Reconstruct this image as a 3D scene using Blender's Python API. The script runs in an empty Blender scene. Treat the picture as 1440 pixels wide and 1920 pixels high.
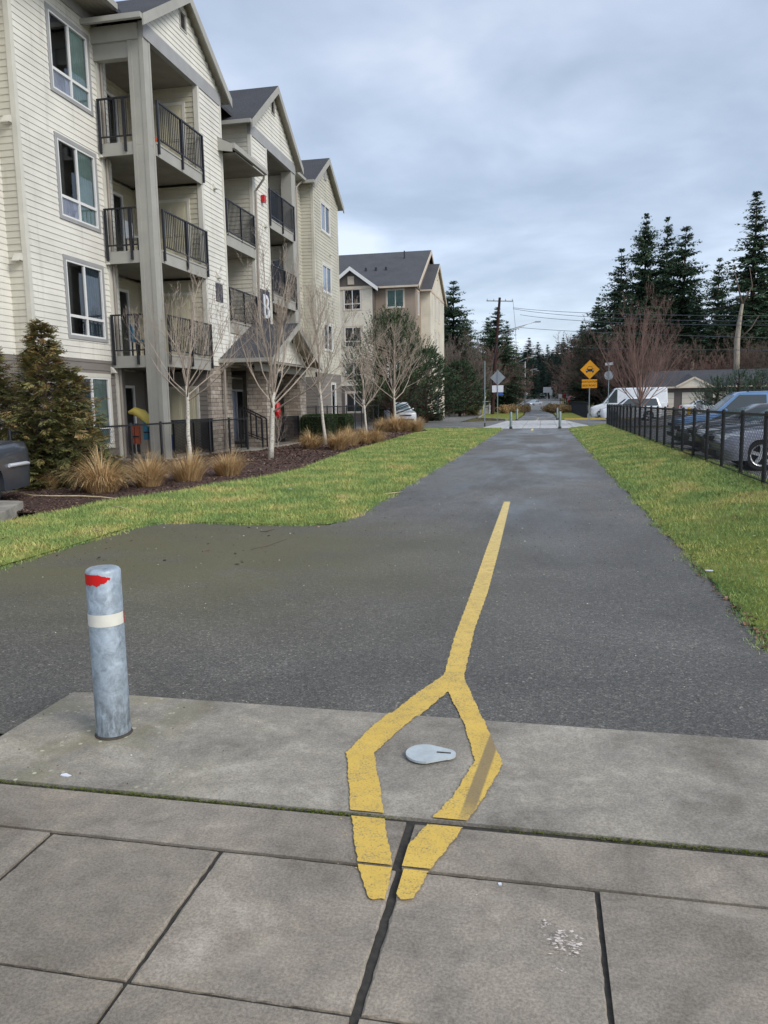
import bpy, math, random
import numpy as np
from mathutils import Vector, Matrix
R=math.radians
random.seed(7); rng=np.random.default_rng(7)
scene=bpy.context.scene; col=scene.collection
H=1.55
# ------------------------------------------------------------------ camera
F_PX=1442.
yaw=math.atan(300/F_PX); pit=math.atan(203/F_PX); s_=.017; c_=math.sqrt(1-s_*s_)
fw=Vector((-math.sin(yaw)*math.cos(pit),math.cos(yaw)*math.cos(pit),-math.sin(pit)))
r0=Vector((math.cos(yaw),math.sin(yaw),0)); u0=r0.cross(fw)
rt=r0*c_-u0*s_; up=r0*s_+u0*c_
cd=bpy.data.cameras.new('camera'); cam=bpy.data.objects.new('camera',cd); col.objects.link(cam)
cam.matrix_world=Matrix(((rt.x,up.x,-fw.x,0),(rt.y,up.y,-fw.y,0),(rt.z,up.z,-fw.z,H),(0,0,0,1)))
cd.sensor_fit='VERTICAL'; cd.sensor_height=36; cd.lens=F_PX/1920*36; cd.clip_start=.05; cd.clip_end=3000
scene.camera=cam
def ray(x,y): return fw+rt*((x-720)/F_PX)+up*((960-y)/F_PX)
def G(x,y,z=0):
    d=ray(x,y); t=(z-H)/d.z; return (d.x*t,d.y*t)
def PY(x,y,Y):
    d=ray(x,y); t=Y/d.y; return (d.x*t,Y,H+d.z*t)
def PX(x,y,X):
    d=ray(x,y); t=X/d.x; return (X,d.y*t,H+d.z*t)
# ------------------------------------------------------------------ materials
def S(r,g,b):
    f=lambda v:((v/255+.055)/1.055)**2.4 if v>10 else v/255/12.92
    return (f(r),f(g),f(b),1)
def new(name):
    m=bpy.data.materials.new(name); m.use_nodes=True; nt=m.node_tree; nt.nodes.clear()
    o=nt.nodes.new('ShaderNodeOutputMaterial'); b=nt.nodes.new('ShaderNodeBsdfPrincipled'); nt.links.new(b.outputs[0],o.inputs[0])
    return m,nt,b,o
def coord(nt,scale=(1,1,1)):
    t=nt.nodes.new('ShaderNodeTexCoord'); mp=nt.nodes.new('ShaderNodeMapping'); mp.inputs['Scale'].default_value=scale
    nt.links.new(t.outputs['Object'],mp.inputs[0]); return mp.outputs[0]
def noise(nt,v,scale,detail=3,rough=.55,dist=0):
    n=nt.nodes.new('ShaderNodeTexNoise'); n.inputs['Scale'].default_value=scale; n.inputs['Detail'].default_value=detail
    n.inputs['Roughness'].default_value=rough; n.inputs['Distortion'].default_value=dist
    nt.links.new(v,n.inputs['Vector']); return n.outputs['Fac']
def ramp(nt,fac,stops,interp='LINEAR'):
    r=nt.nodes.new('ShaderNodeValToRGB'); r.color_ramp.interpolation=interp; e=r.color_ramp.elements
    while len(e)<len(stops): e.new(.5)
    for k,(p,cc) in enumerate(stops):
        e[k].position=p; e[k].color=cc if len(cc)==4 else (*cc,1)
    nt.links.new(fac,r.inputs[0]); return r.outputs[0]
def mix(nt,f,a,b,mode='MIX'):
    m=nt.nodes.new('ShaderNodeMix'); m.data_type='RGBA'; m.blend_type=mode
    for i,v in ((0,f),(6,a),(7,b)):
        if hasattr(v,'links') or isinstance(v,bpy.types.NodeSocket): nt.links.new(v,m.inputs[i])
        else: m.inputs[i].default_value=v
    return m.outputs[2]
def bump(nt,b,h,strength=.3,dist=.02):
    n=nt.nodes.new('ShaderNodeBump'); n.inputs['Strength'].default_value=strength; n.inputs['Distance'].default_value=dist
    nt.links.new(h,n.inputs['Height']); nt.links.new(n.outputs[0],b.inputs['Normal'])
def gray(v): return (v,v,v,1)
def simple(name,rgb,rough=.6,metal=0,var=.12,scale=6,bmp=0,spec=.5,stretch=(1,1,1)):
    m,nt,b,o=new(name); v=coord(nt,stretch); n=noise(nt,v,scale,4)
    lo=tuple(x*(1-var) for x in rgb[:3]); hi=tuple(min(1,x*(1+var)) for x in rgb[:3])
    nt.links.new(ramp(nt,n,[(.3,lo),(.7,hi)]),b.inputs['Base Color'])
    b.inputs['Roughness'].default_value=rough; b.inputs['Metallic'].default_value=metal; b.inputs['Specular IOR Level'].default_value=spec
    if bmp: bump(nt,b,noise(nt,v,scale*8,3),bmp,.01)
    return m
M={}
def vmath(nt,op,a,b):
    n=nt.nodes.new('ShaderNodeMath'); n.operation=op
    for i,v in ((0,a),(1,b)):
        if isinstance(v,bpy.types.NodeSocket): nt.links.new(v,n.inputs[i])
        else: n.inputs[i].default_value=v
    return n.outputs[0]
def sep(nt,v):
    n=nt.nodes.new('ShaderNodeSeparateXYZ'); nt.links.new(v,n.inputs[0]); return n.outputs
def mapr(nt,v,a,b,c=0,d=1):
    n=nt.nodes.new('ShaderNodeMapRange'); nt.links.new(v,n.inputs[0])
    for i,x in enumerate((a,b,c,d)): n.inputs[i+1].default_value=x
    return n.outputs[0]
# asphalt: aggregate, pale specks, mossy film near the left apron, damp smooth patches further up the trail
def asphalt(name,base,moss=True,wet=True):
    m,nt,b,o=new(name); v=coord(nt)
    fine=noise(nt,v,95,3,.8); mid=noise(nt,v,24,4,.75); big=noise(nt,v,.55,5,.6,.4)
    c=ramp(nt,fine,[(.38,tuple(x*.25 for x in base)),(.5,base),(.62,tuple(x*2.6 for x in base))])
    c=mix(nt,.55,c,ramp(nt,mid,[(.3,tuple(x*.5 for x in base)),(.7,tuple(x*1.5 for x in base))]))
    c=mix(nt,.8,c,mix(nt,1,c,ramp(nt,big,[(.34,gray(.62)),(.52,gray(.95)),(.66,gray(1.3))]),'MULTIPLY'))
    v2=nt.nodes.new('ShaderNodeTexVoronoi'); v2.inputs['Scale'].default_value=84; nt.links.new(v,v2.inputs['Vector'])
    c=mix(nt,.62,c,mix(nt,1,c,ramp(nt,sep(nt,v2.outputs['Color'])[0],[(0,gray(.5)),(.55,gray(.9)),(.85,gray(1.25)),(1,(2.3,2.25,2.1))]),'MULTIPLY'))
    vo=nt.nodes.new('ShaderNodeTexVoronoi'); vo.inputs['Scale'].default_value=22; nt.links.new(v,vo.inputs['Vector'])
    sp=sep(nt,vo.outputs['Color'])[0]
    near=mapr(nt,vo.outputs['Distance'],.14,.2,1,0); pick=mapr(nt,sp,.93,.94)
    c=mix(nt,vmath(nt,'MULTIPLY',near,pick),c,S(150,145,132))
    xyz=sep(nt,v)
    rough=.62
    if moss:
        mm=noise(nt,v,.8,5,.65)
        area=vmath(nt,'MULTIPLY',mapr(nt,xyz[0],.4,-2.6),vmath(nt,'MULTIPLY',mapr(nt,xyz[1],4.2,6.5),mapr(nt,xyz[1],10.5,8.5)))
        f=vmath(nt,'MULTIPLY',vmath(nt,'MULTIPLY',area,mapr(nt,mm,.25,.5)),.72)
        c=mix(nt,f,c,S(100,96,62))
    if wet:
        wv=coord(nt,(1,.28,1)); w=noise(nt,wv,.6,5,.6,.25)
        area=vmath(nt,'MULTIPLY',mapr(nt,xyz[1],7,11),mapr(nt,w,.43,.6))
        c=mix(nt,vmath(nt,'MULTIPLY',area,.2),c,tuple(x*.55 for x in base[:3])+(1,))
        rr=mapr(nt,area,0,1,.6,.3); nt.links.new(rr,b.inputs['Roughness'])
        bs=nt.nodes.new('ShaderNodeBump'); bs.inputs['Distance'].default_value=.012; nt.links.new(vmath(nt,'ADD',vmath(nt,'MULTIPLY',fine,.6),mid),bs.inputs['Height'])
        nt.links.new(mapr(nt,area,0,1,.55,.18),bs.inputs['Strength']); nt.links.new(bs.outputs[0],b.inputs['Normal'])
    else:
        b.inputs['Roughness'].default_value=.7; bump(nt,b,vmath(nt,'ADD',fine,mid),.5,.012)
    nt.links.new(c,b.inputs['Base Color']); return m
M['asphalt']=asphalt('asphalt',(.11,.103,.091))
M['asphalt_lot']=asphalt('asphalt_lot',(.15,.148,.142),False,False)
def concrete(name,base,stain=.5,scale=1,lichen=False):
    m,nt,b,o=new(name); v=coord(nt)
    a=noise(nt,v,2.2*scale,6,.65,.5); f=noise(nt,v,110,3,.75); k=noise(nt,v,11,6,.75); bl=noise(nt,v,.9,3,.5)
    c=ramp(nt,a,[(.3,tuple(x*v for x,v in zip(base,(.6,.58,.55)))),(.46,tuple(x*.88 for x in base)),(.56,tuple(x*v for x,v in zip(base,(1.06,1.04,1.0)))),(.72,tuple(x*1.5 for x in base))])
    c=mix(nt,.45,c,mix(nt,1,c,ramp(nt,k,[(.3,gray(.6)),(.7,gray(1.4))]),'MULTIPLY'))
    c=mix(nt,.5,c,mix(nt,1,c,ramp(nt,f,[(.36,gray(.5)),(.64,gray(1.5))]),'MULTIPLY'))
    c=mix(nt,stain*.5,c,mix(nt,1,c,ramp(nt,bl,[(.35,(.72,.7,.66)),(.65,(1.15,1.17,1.2))]),'MULTIPLY'))
    at=nt.nodes.new('ShaderNodeAttribute'); at.attribute_name='tone'; c=mix(nt,1,c,ramp(nt,at.outputs['Fac'],[(0,gray(1)),(.1,(.84,.83,.81)),(1,(1.12,1.12,1.13))]),'MULTIPLY')
    wv=coord(nt,(1,3.2,1)); sm=noise(nt,wv,1.6,2,.4,1.2)
    c=mix(nt,mapr(nt,sm,.66,.78,0,.35),c,tuple(x*1.7 for x in base[:3])+(1,))
    if lichen:
        xyz=sep(nt,v); vo=nt.nodes.new('ShaderNodeTexVoronoi'); vo.inputs['Scale'].default_value=30; nt.links.new(v,vo.inputs['Vector'])
        pick=vmath(nt,'MULTIPLY',mapr(nt,sep(nt,vo.outputs['Color'])[1],.72,.74),mapr(nt,vo.outputs['Distance'],.2,.33,1,0))
        ar=vmath(nt,'MULTIPLY',mapr(nt,xyz[0],-1.1,-1.9),mapr(nt,noise(nt,v,3,3,.6),.45,.6))
        c=mix(nt,vmath(nt,'MULTIPLY',ar,.4),c,S(124,120,84))
        c=mix(nt,vmath(nt,'MULTIPLY',ar,pick),c,S(196,192,168))
    nt.links.new(c,b.inputs['Base Color']); b.inputs['Roughness'].default_value=.75
    nt.links.new(mapr(nt,a,.3,.75,.8,.5),b.inputs['Roughness'])
    bump(nt,b,vmath(nt,'ADD',f,k),.25,.006); return m
M['slab']=concrete('slab',(.305,.277,.232),.6,1,True)
M['walk']=concrete('walk',(.295,.258,.212),.7,.8)
M['conc_pale']=concrete('conc_pale',(.5,.5,.5),.3)
M['curb']=concrete('curb',(.32,.3,.26),.5)
M['joint']=simple('joint',(.042,.038,.032,1),.9,0,.4,40)
M['moss']=simple('moss',S(92,104,30),.95,0,.5,60,.6)
def paint():
    m,nt,b,o=new('yellow_paint'); v=coord(nt)
    f=noise(nt,v,120,3,.7); a=noise(nt,v,3.5,5,.7)
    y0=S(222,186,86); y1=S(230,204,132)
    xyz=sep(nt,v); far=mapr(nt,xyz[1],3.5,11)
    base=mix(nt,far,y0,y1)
    c=mix(nt,.35,base,mix(nt,1,base,ramp(nt,a,[(.3,(.7,.68,.62)),(.7,(1.15,1.15,1.2))]),'MULTIPLY'))
    a2=noise(nt,v,11,5,.75); wear=vmath(nt,'MULTIPLY',mapr(nt,f,.44,.58),mapr(nt,a2,.42,.62))
    c=mix(nt,vmath(nt,'MULTIPLY',wear,.7),c,S(142,128,96)); c=mix(nt,vmath(nt,'MULTIPLY',mapr(nt,f,.6,.66),.6),c,S(105,92,62))
    # tyre scuff crossing the right arm
    lx=vmath(nt,'SUBTRACT',xyz[0],vmath(nt,'MULTIPLY',xyz[1],.088)); d=vmath(nt,'ABSOLUTE',vmath(nt,'ADD',lx,.502),0)
    sc=vmath(nt,'MULTIPLY',mapr(nt,d,.022,.03,1,0),mapr(nt,xyz[1],3.62,3.4))
    sc=vmath(nt,'MULTIPLY',sc,mapr(nt,xyz[1],2.6,2.8))
    c=mix(nt,vmath(nt,'MULTIPLY',sc,.78),c,S(122,108,86))
    nt.links.new(c,b.inputs['Base Color']); b.inputs['Roughness'].default_value=.6
    bump(nt,b,f,.4,.006); return m
M['yellow']=paint()
def grassy(name,a,bb,cc,sc=1.2):
    m,nt,b,o=new(name); v=coord(nt)
    n1=noise(nt,v,sc,5,.65,.3); n2=noise(nt,v,26,3,.7)
    c=ramp(nt,n1,[(.3,a),(.5,bb),(.68,cc)])
    c=mix(nt,.6,c,mix(nt,1,c,ramp(nt,n2,[(.3,gray(.45)),(.7,gray(1.5))]),'MULTIPLY'))
    nt.links.new(c,b.inputs['Base Color']); b.inputs['Roughness'].default_value=.95; b.inputs['Specular IOR Level'].default_value=.1
    bump(nt,b,n2,.8,.04); return m
M['lawn']=grassy('lawn',S(84,108,52),S(124,130,62),S(152,146,84))
def bladem():
    m,nt,b,o=new('grass_blade'); v=coord(nt)
    n1=noise(nt,v,1.1,5,.7,.4); n2=noise(nt,v,14,3,.7)
    oi=nt.nodes.new('ShaderNodeAttribute'); oi.attribute_name='rnd'
    c=ramp(nt,n1,[(.3,S(100,134,80)),(.42,S(134,160,98)),(.53,S(160,176,106)),(.6,S(192,188,120)),(.7,S(192,172,134))])
    c=mix(nt,.6,c,mix(nt,1,c,ramp(nt,oi.outputs['Fac'],[(0,gray(.55)),(.8,gray(1.25)),(1,(2.0,1.75,1.5))]),'MULTIPLY'))
    c=mix(nt,.55,c,mix(nt,1,c,ramp(nt,n2,[(.3,gray(.5)),(.7,gray(1.45))]),'MULTIPLY'))
    n3=noise(nt,v,3.2,5,.75); c=mix(nt,mapr(nt,n3,.54,.68,0,.6),c,S(140,118,82)); c=mix(nt,mapr(nt,n3,.42,.3,0,.4),c,S(78,104,58))
    nt.links.new(c,b.inputs['Base Color']); b.inputs['Roughness'].default_value=.7; b.inputs['Specular IOR Level'].default_value=.2
    return m
M['blade']=bladem()
def mulchm():
    m,nt,b,o=new('mulch'); v=coord(nt); n=noise(nt,v,38,4,.75); g=noise(nt,v,1.5,3)
    c=ramp(nt,n,[(.3,S(44,33,31)),(.5,S(86,65,58)),(.72,S(122,98,86))]); nt.links.new(c,b.inputs['Base Color']); b.inputs['Roughness'].default_value=.95
    bump(nt,b,n,1,.04); return m
M['mulch']=mulchm()
def attr_mat(name,stops,rough=.7,spec=.3,trans=0):
    m,nt,b,o=new(name); oi=nt.nodes.new('ShaderNodeAttribute'); oi.attribute_name='rnd'
    c=ramp(nt,oi.outputs['Fac'],stops)
    v=coord(nt); c=mix(nt,.5,c,mix(nt,1,c,ramp(nt,noise(nt,v,2.2,3),[(.3,gray(.6)),(.7,gray(1.4))]),'MULTIPLY'))
    nt.links.new(c,b.inputs['Base Color']); b.inputs['Roughness'].default_value=rough; b.inputs['Specular IOR Level'].default_value=spec
    return m
M['chip']=attr_mat('chip',[(0,S(52,38,34)),(.6,S(94,70,60)),(.93,S(124,98,84)),(1,S(180,156,130))],.9)
M['fescue']=attr_mat('fescue',[(0,S(128,98,64)),(.5,S(190,156,108)),(1,S(228,204,160))],.8)
M['cedar']=attr_mat('cedar',[(0,S(56,66,40)),(.5,S(102,106,64)),(.8,S(134,126,80)),(1,S(160,128,88))],.75)
M['needle']=attr_mat('needle',[(0,S(30,44,32)),(.5,S(58,78,54)),(1,S(96,114,78))],.8)
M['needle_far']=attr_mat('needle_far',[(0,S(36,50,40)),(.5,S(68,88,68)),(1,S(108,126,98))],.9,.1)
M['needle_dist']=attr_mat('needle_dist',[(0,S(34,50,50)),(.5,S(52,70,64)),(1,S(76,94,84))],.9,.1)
M['pine']=attr_mat('pine',[(0,S(36,50,34)),(.5,S(68,86,58)),(1,S(112,124,86))],.75)
M['pine_pale']=attr_mat('pine_pale',[(0,S(40,58,44)),(.5,S(72,92,72)),(1,S(104,122,96))],.75)
M['hedge']=attr_mat('hedge',[(0,S(20,34,14)),(.5,S(40,60,24)),(1,S(66,84,36))],.6)
M['weed']=attr_mat('weed',[(0,S(54,66,40)),(.6,S(98,108,66)),(1,S(150,144,100))],.8)
def barkm():
    m,nt,b,o=new('birch_bark'); v=coord(nt,(1,1,4)); n=noise(nt,v,14,4,.7); xyz=sep(nt,coord(nt))
    c=ramp(nt,n,[(.36,S(60,54,50)),(.44,S(196,190,176)),(.7,S(226,222,212))]); 
    hi=mapr(nt,xyz[2],1.9,2.5); c=mix(nt,vmath(nt,'MULTIPLY',hi,.8),c,S(150,140,122))
    nt.links.new(c,b.inputs['Base Color']); b.inputs['Roughness'].default_value=.8; bump(nt,b,n,.4,.01); return m
M['birch']=barkm()
M['twig']=simple('twig',S(172,158,144),.85,0,.25,5)
M['twig_red']=simple('twig_red',S(134,108,98),.85,0,.3,2)
M['twig_red2']=simple('twig_red2',S(128,102,92),.85,0,.25,2)
M['twig_brown']=simple('twig_brown',S(104,88,78),.9,0,.3,1)
M['twig_far']=simple('twig_far',S(126,114,104),.9,0,.25,.6)
M['bark']=simple('bark',S(72,58,50),.95,0,.35,9,.6,.2,(1,1,.25))
M['bark_pale']=simple('bark_pale',S(158,148,134),.9,0,.3,7,.4,.2,(1,1,.3))
# building
def siding(name,rgb):
    m,nt,b,o=new(name); v=coord(nt,(1,1,1)); w=coord(nt,(.35,.35,5.5)); n=noise(nt,v,.7,4); g=noise(nt,w,5,3,.7)
    c=ramp(nt,n,[(.3,tuple(x*.86 for x in rgb[:3])),(.7,tuple(min(1,x*1.08) for x in rgb[:3]))])
    c=mix(nt,.35,c,mix(nt,1,c,ramp(nt,g,[(.3,gray(.8)),(.7,gray(1.1))]),'MULTIPLY'))
    st=noise(nt,coord(nt,(2.2,2.2,.25)),1.6,4,.65); c=mix(nt,vmath(nt,'MULTIPLY',mapr(nt,st,.55,.75),.28),c,S(128,122,104))
    nt.links.new(c,b.inputs['Base Color']); b.inputs['Roughness'].default_value=.75; bump(nt,b,g,.15,.004); return m
M['cream']=siding('cream',S(226,223,213)); M['tan']=siding('tan',S(206,202,188)); M['taupe']=siding('taupe',S(128,122,116))  # tan: cream siding with the shade of camera-facing walls put into its colour
M['olive']=siding('olive',S(196,192,177)); M['farcream']=siding('farcream',S(222,214,196)); M['fartaupe']=siding('fartaupe',S(158,142,126)); M['fardark']=siding('fardark',S(104,96,92))
M['trim']=simple('trim',S(166,164,156),.65,0,.08,2); M['trim_tan']=simple('trim_tan',S(208,205,194),.65,0,.08,2)
M['trim_gray']=simple('trim_gray',S(158,158,158),.65,0,.08,2); M['trim_far']=simple('trim_far',S(206,192,172),.65,0,.08,2)
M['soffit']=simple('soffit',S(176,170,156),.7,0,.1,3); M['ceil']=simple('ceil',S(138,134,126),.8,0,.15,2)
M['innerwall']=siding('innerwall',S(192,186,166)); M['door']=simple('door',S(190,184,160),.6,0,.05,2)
M['vinyl']=simple('vinyl',S(226,226,224),.4,0,.04,3); M['downspout']=simple('downspout',S(150,142,132),.5,0,.1,2)
M['iron']=simple('iron',S(30,30,36),.42,.0,.2,8,0,.5)
M['iron_fence']=simple('iron_fence',S(24,26,30),.45,0,.25,20,.2,.5)
def shingle(name,rgb):
    m,nt,b,o=new(name); v=coord(nt); n=noise(nt,v,22,3,.8); g=noise(nt,v,.9,4)
    c=ramp(nt,n,[(.3,tuple(x*.55 for x in rgb[:3])),(.7,tuple(x*1.5 for x in rgb[:3]))])
    c=mix(nt,.5,c,mix(nt,1,c,ramp(nt,g,[(.3,gray(.75)),(.7,gray(1.25))]),'MULTIPLY'))
    nt.links.new(c,b.inputs['Base Color']); b.inputs['Roughness'].default_value=.9; bump(nt,b,n,.6,.02); return m
M['roof']=shingle('roof',S(66,67,71)); M['roof_far']=shingle('roof_far',S(78,79,83))
def stonem():
    m,nt,b,o=new('stone_veneer'); t=nt.nodes.new('ShaderNodeTexCoord'); sx=sep(nt,t.outputs['Object'])
    cb=nt.nodes.new('ShaderNodeCombineXYZ'); nt.links.new(vmath(nt,'ADD',sx[0],sx[1]),cb.inputs[0]); nt.links.new(sx[2],cb.inputs[1])
    br=nt.nodes.new('ShaderNodeTexBrick'); nt.links.new(cb.outputs[0],br.inputs['Vector'])
    for k,vv in (('Scale',1),('Brick Width',.34),('Row Height',.13),('Mortar Size',.008),('Bias',-.1)): br.inputs[k].default_value=vv
    br.inputs['Color1'].default_value=S(150,138,126); br.inputs['Color2'].default_value=S(190,180,166); br.inputs['Mortar'].default_value=S(110,104,98)
    n=noise(nt,coord(nt),7,4,.7); c=mix(nt,.7,br.outputs['Color'],mix(nt,1,br.outputs['Color'],ramp(nt,n,[(.3,(.5,.47,.45)),(.7,(1.25,1.25,1.25))]),'MULTIPLY'))
    nt.links.new(c,b.inputs['Base Color']); b.inputs['Roughness'].default_value=.9
    bump(nt,b,vmath(nt,'SUBTRACT',n,br.outputs['Fac']),.7,.03); return m
M['stone']=stonem()
def glassm(name,tint=(.84,.87,.88,1),fr=1.35):
    m,nt,b,o=new(name); nt.nodes.remove(b)
    tr=nt.nodes.new('ShaderNodeBsdfTransparent'); tr.inputs[0].default_value=tint
    gl=nt.nodes.new('ShaderNodeBsdfGlossy'); gl.inputs['Roughness'].default_value=.03; gl.inputs['Color'].default_value=(.9,.95,1,1)
    fn=nt.nodes.new('ShaderNodeFresnel'); fn.inputs[0].default_value=1.6
    nz=nt.nodes.new('ShaderNodeBump'); nz.inputs['Strength'].default_value=.06; nz.inputs['Distance'].default_value=.05; nt.links.new(noise(nt,coord(nt),1.3,1),nz.inputs['Height']); nt.links.new(nz.outputs[0],gl.inputs['Normal'])
    ms=nt.nodes.new('ShaderNodeMixShader'); nt.links.new(vmath(nt,'MULTIPLY',fn.outputs[0],fr),ms.inputs[0]); nt.links.new(tr.outputs[0],ms.inputs[1]); nt.links.new(gl.outputs[0],ms.inputs[2])
    nt.links.new(ms.outputs[0],o.inputs[0]); return m
M['glass']=glassm('glass')
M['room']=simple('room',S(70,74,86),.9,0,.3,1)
M['curtain_teal']=simple('curtain_teal',S(176,196,186),.9,0,.12,4); M['curtain_white']=simple('curtain_white',S(232,232,244),.9,0,.08,4)
M['curtain_dark']=simple('curtain_dark',S(92,108,120),.9,0,.3,3)
def galv(name,rgb,metal=.35):
    m,nt,b,o=new(name); v=coord(nt); n=noise(nt,v,16,6,.75,.6); g=noise(nt,v,60,3,.7)
    c=ramp(nt,n,[(.33,tuple(x*.62 for x in rgb[:3])),(.5,rgb),(.7,tuple(min(1,x*1.4) for x in rgb[:3]))])
    c=mix(nt,mapr(nt,g,.62,.72,0,.35),c,tuple(x*.45 for x in rgb[:3])+(1,))
    z=sep(nt,v)[2]; sc=noise(nt,coord(nt,(3,3,.8)),9,4,.8); c=mix(nt,vmath(nt,'MULTIPLY',mapr(nt,z,.3,.02),mapr(nt,sc,.42,.6,0,.7)),c,S(72,72,70))
    nt.links.new(c,b.inputs['Base Color']); b.inputs['Metallic'].default_value=metal; b.inputs['Roughness'].default_value=.5; nt.links.new(mapr(nt,n,.3,.7,.4,.62),b.inputs['Roughness'])
    bump(nt,b,g,.12,.004); return m
M['galv']=galv('galv',S(158,170,180)); M['galv_far']=simple('galv_far',S(136,148,152),.5,.3,.15,3)
M['red_tape']=simple('red_tape',S(206,20,22),.35,0,.08,20); M['white_tape']=simple('white_tape',S(224,222,210),.4,0,.05,20)
M['grime']=simple('grime',S(70,64,56),.9,0,.3,30)
M['plate']=simple('plate',S(184,192,194),.45,.1,.12,22)
def carpaint(name,rgb,metal=.3):
    m,nt,b,o=new(name); v=coord(nt); n=noise(nt,v,3,4); c=ramp(nt,n,[(.3,tuple(x*.9 for x in rgb[:3])),(.7,tuple(min(1,x*1.08) for x in rgb[:3]))])
    nt.links.new(c,b.inputs['Base Color']); b.inputs['Metallic'].default_value=metal; b.inputs['Roughness'].default_value=.32; b.inputs['Coat Weight'].default_value=.8; b.inputs['Coat Roughness'].default_value=.06
    return m
for k,cc,mt in (('p_dark',S(72,78,88),.3),('p_grey',S(140,142,154),.4),('p_char',S(60,60,64),.3),('p_black',S(74,75,78),.2),('p_blue',S(104,140,182),.25),('p_white',S(222,226,230),0),('p_silver',S(160,165,170),.5),('p_red',S(150,24,38),.2)): M[k]=carpaint(k,cc,mt)
M['cglass']=simple('cglass',S(44,54,56),.06,0,.1,2,0,1); M['cglass_lt']=simple('cglass_lt',S(120,142,146),.08,0,.15,2,0,1)
M['rubber']=simple('rubber',(.012,.012,.013,1),.8,0,.2,10); M['rim']=simple('rim',S(186,188,192),.3,.7,.1,5); M['chrome']=simple('chrome',S(226,228,232),.2,.25,.03,5)
M['lamp']=simple('lamp',S(206,212,214),.1,.3,.1,9); M['tail']=simple('tail',S(158,20,24),.2,0,.1,9); M['plastic']=simple('plastic',S(28,28,30),.6,0,.1,9)
M['amber']=simple('amber',S(196,110,40),.3); M['undercar']=simple('undercar',(.008,.008,.008,1),1)
M['sign_yellow']=simple('sign_yellow',S(236,160,8),.45,0,.05,4); M['sign_black']=simple('sign_black',(.012,.01,.01,1),.5); M['sign_back']=simple('sign_back',S(150,156,162),.45,.3,.1,4)
M['sign_white']=simple('sign_white',S(222,224,228),.5,0,.04,4); M['sign_blue']=simple('sign_blue',S(50,86,160),.5); M['green_post']=simple('green_post',S(126,142,142),.5,.2,.1,4)
M['sign_text']=simple('sign_text',S(104,62,16),.5)
M['pole_wood']=simple('pole_wood',S(66,46,44),.9,0,.3,5,.4,.2,(1,1,.15)); M['lamp_gray']=simple('lamp_gray',S(178,180,180),.4,.4,.08,3); M['wire']=simple('wire',S(84,90,98),.6)
M['guy_yellow']=simple('guy_yellow',S(216,208,110),.5); M['sign_b']=simple('sign_b',S(62,60,70),.6,0,.05,4); M['red']=simple('red',S(182,16,24),.4); M['orange']=simple('orange',S(196,78,40),.7)
M['kayak']=simple('kayak',S(226,204,104),.45,0,.08,3); M['vest']=simple('vest',S(170,84,56),.8,0,.3,9); M['cyan']=simple('cyan',S(60,130,160),.6); M['bin_blue']=simple('bin_blue',S(28,48,92),.5,0,.1,4)
M['bin_green']=simple('bin_green',S(26,76,70),.5); M['stick']=simple('stick',S(206,186,150),.8,0,.25,12); M['stick_dark']=simple('stick_dark',S(92,64,48),.85,0,.25,12); M['paper']=simple('paper',S(218,222,232),.7); M['leafm']=simple('leafm',S(150,110,70),.8,0,.3,9)
M['dropping']=simple('dropping',S(216,206,198),.85,0,.2,90); M['hydrant']=simple('hydrant',S(232,176,30),.5)
M['dirt']=grassy('dirt',S(62,60,40),S(92,88,56),S(116,104,74),.25)
M['white_line']=simple('white_line',S(196,196,192),.7,0,.15,12); M['yellow_curb']=simple('yellow_curb',S(210,180,90),.7,0,.15,3)
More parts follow.
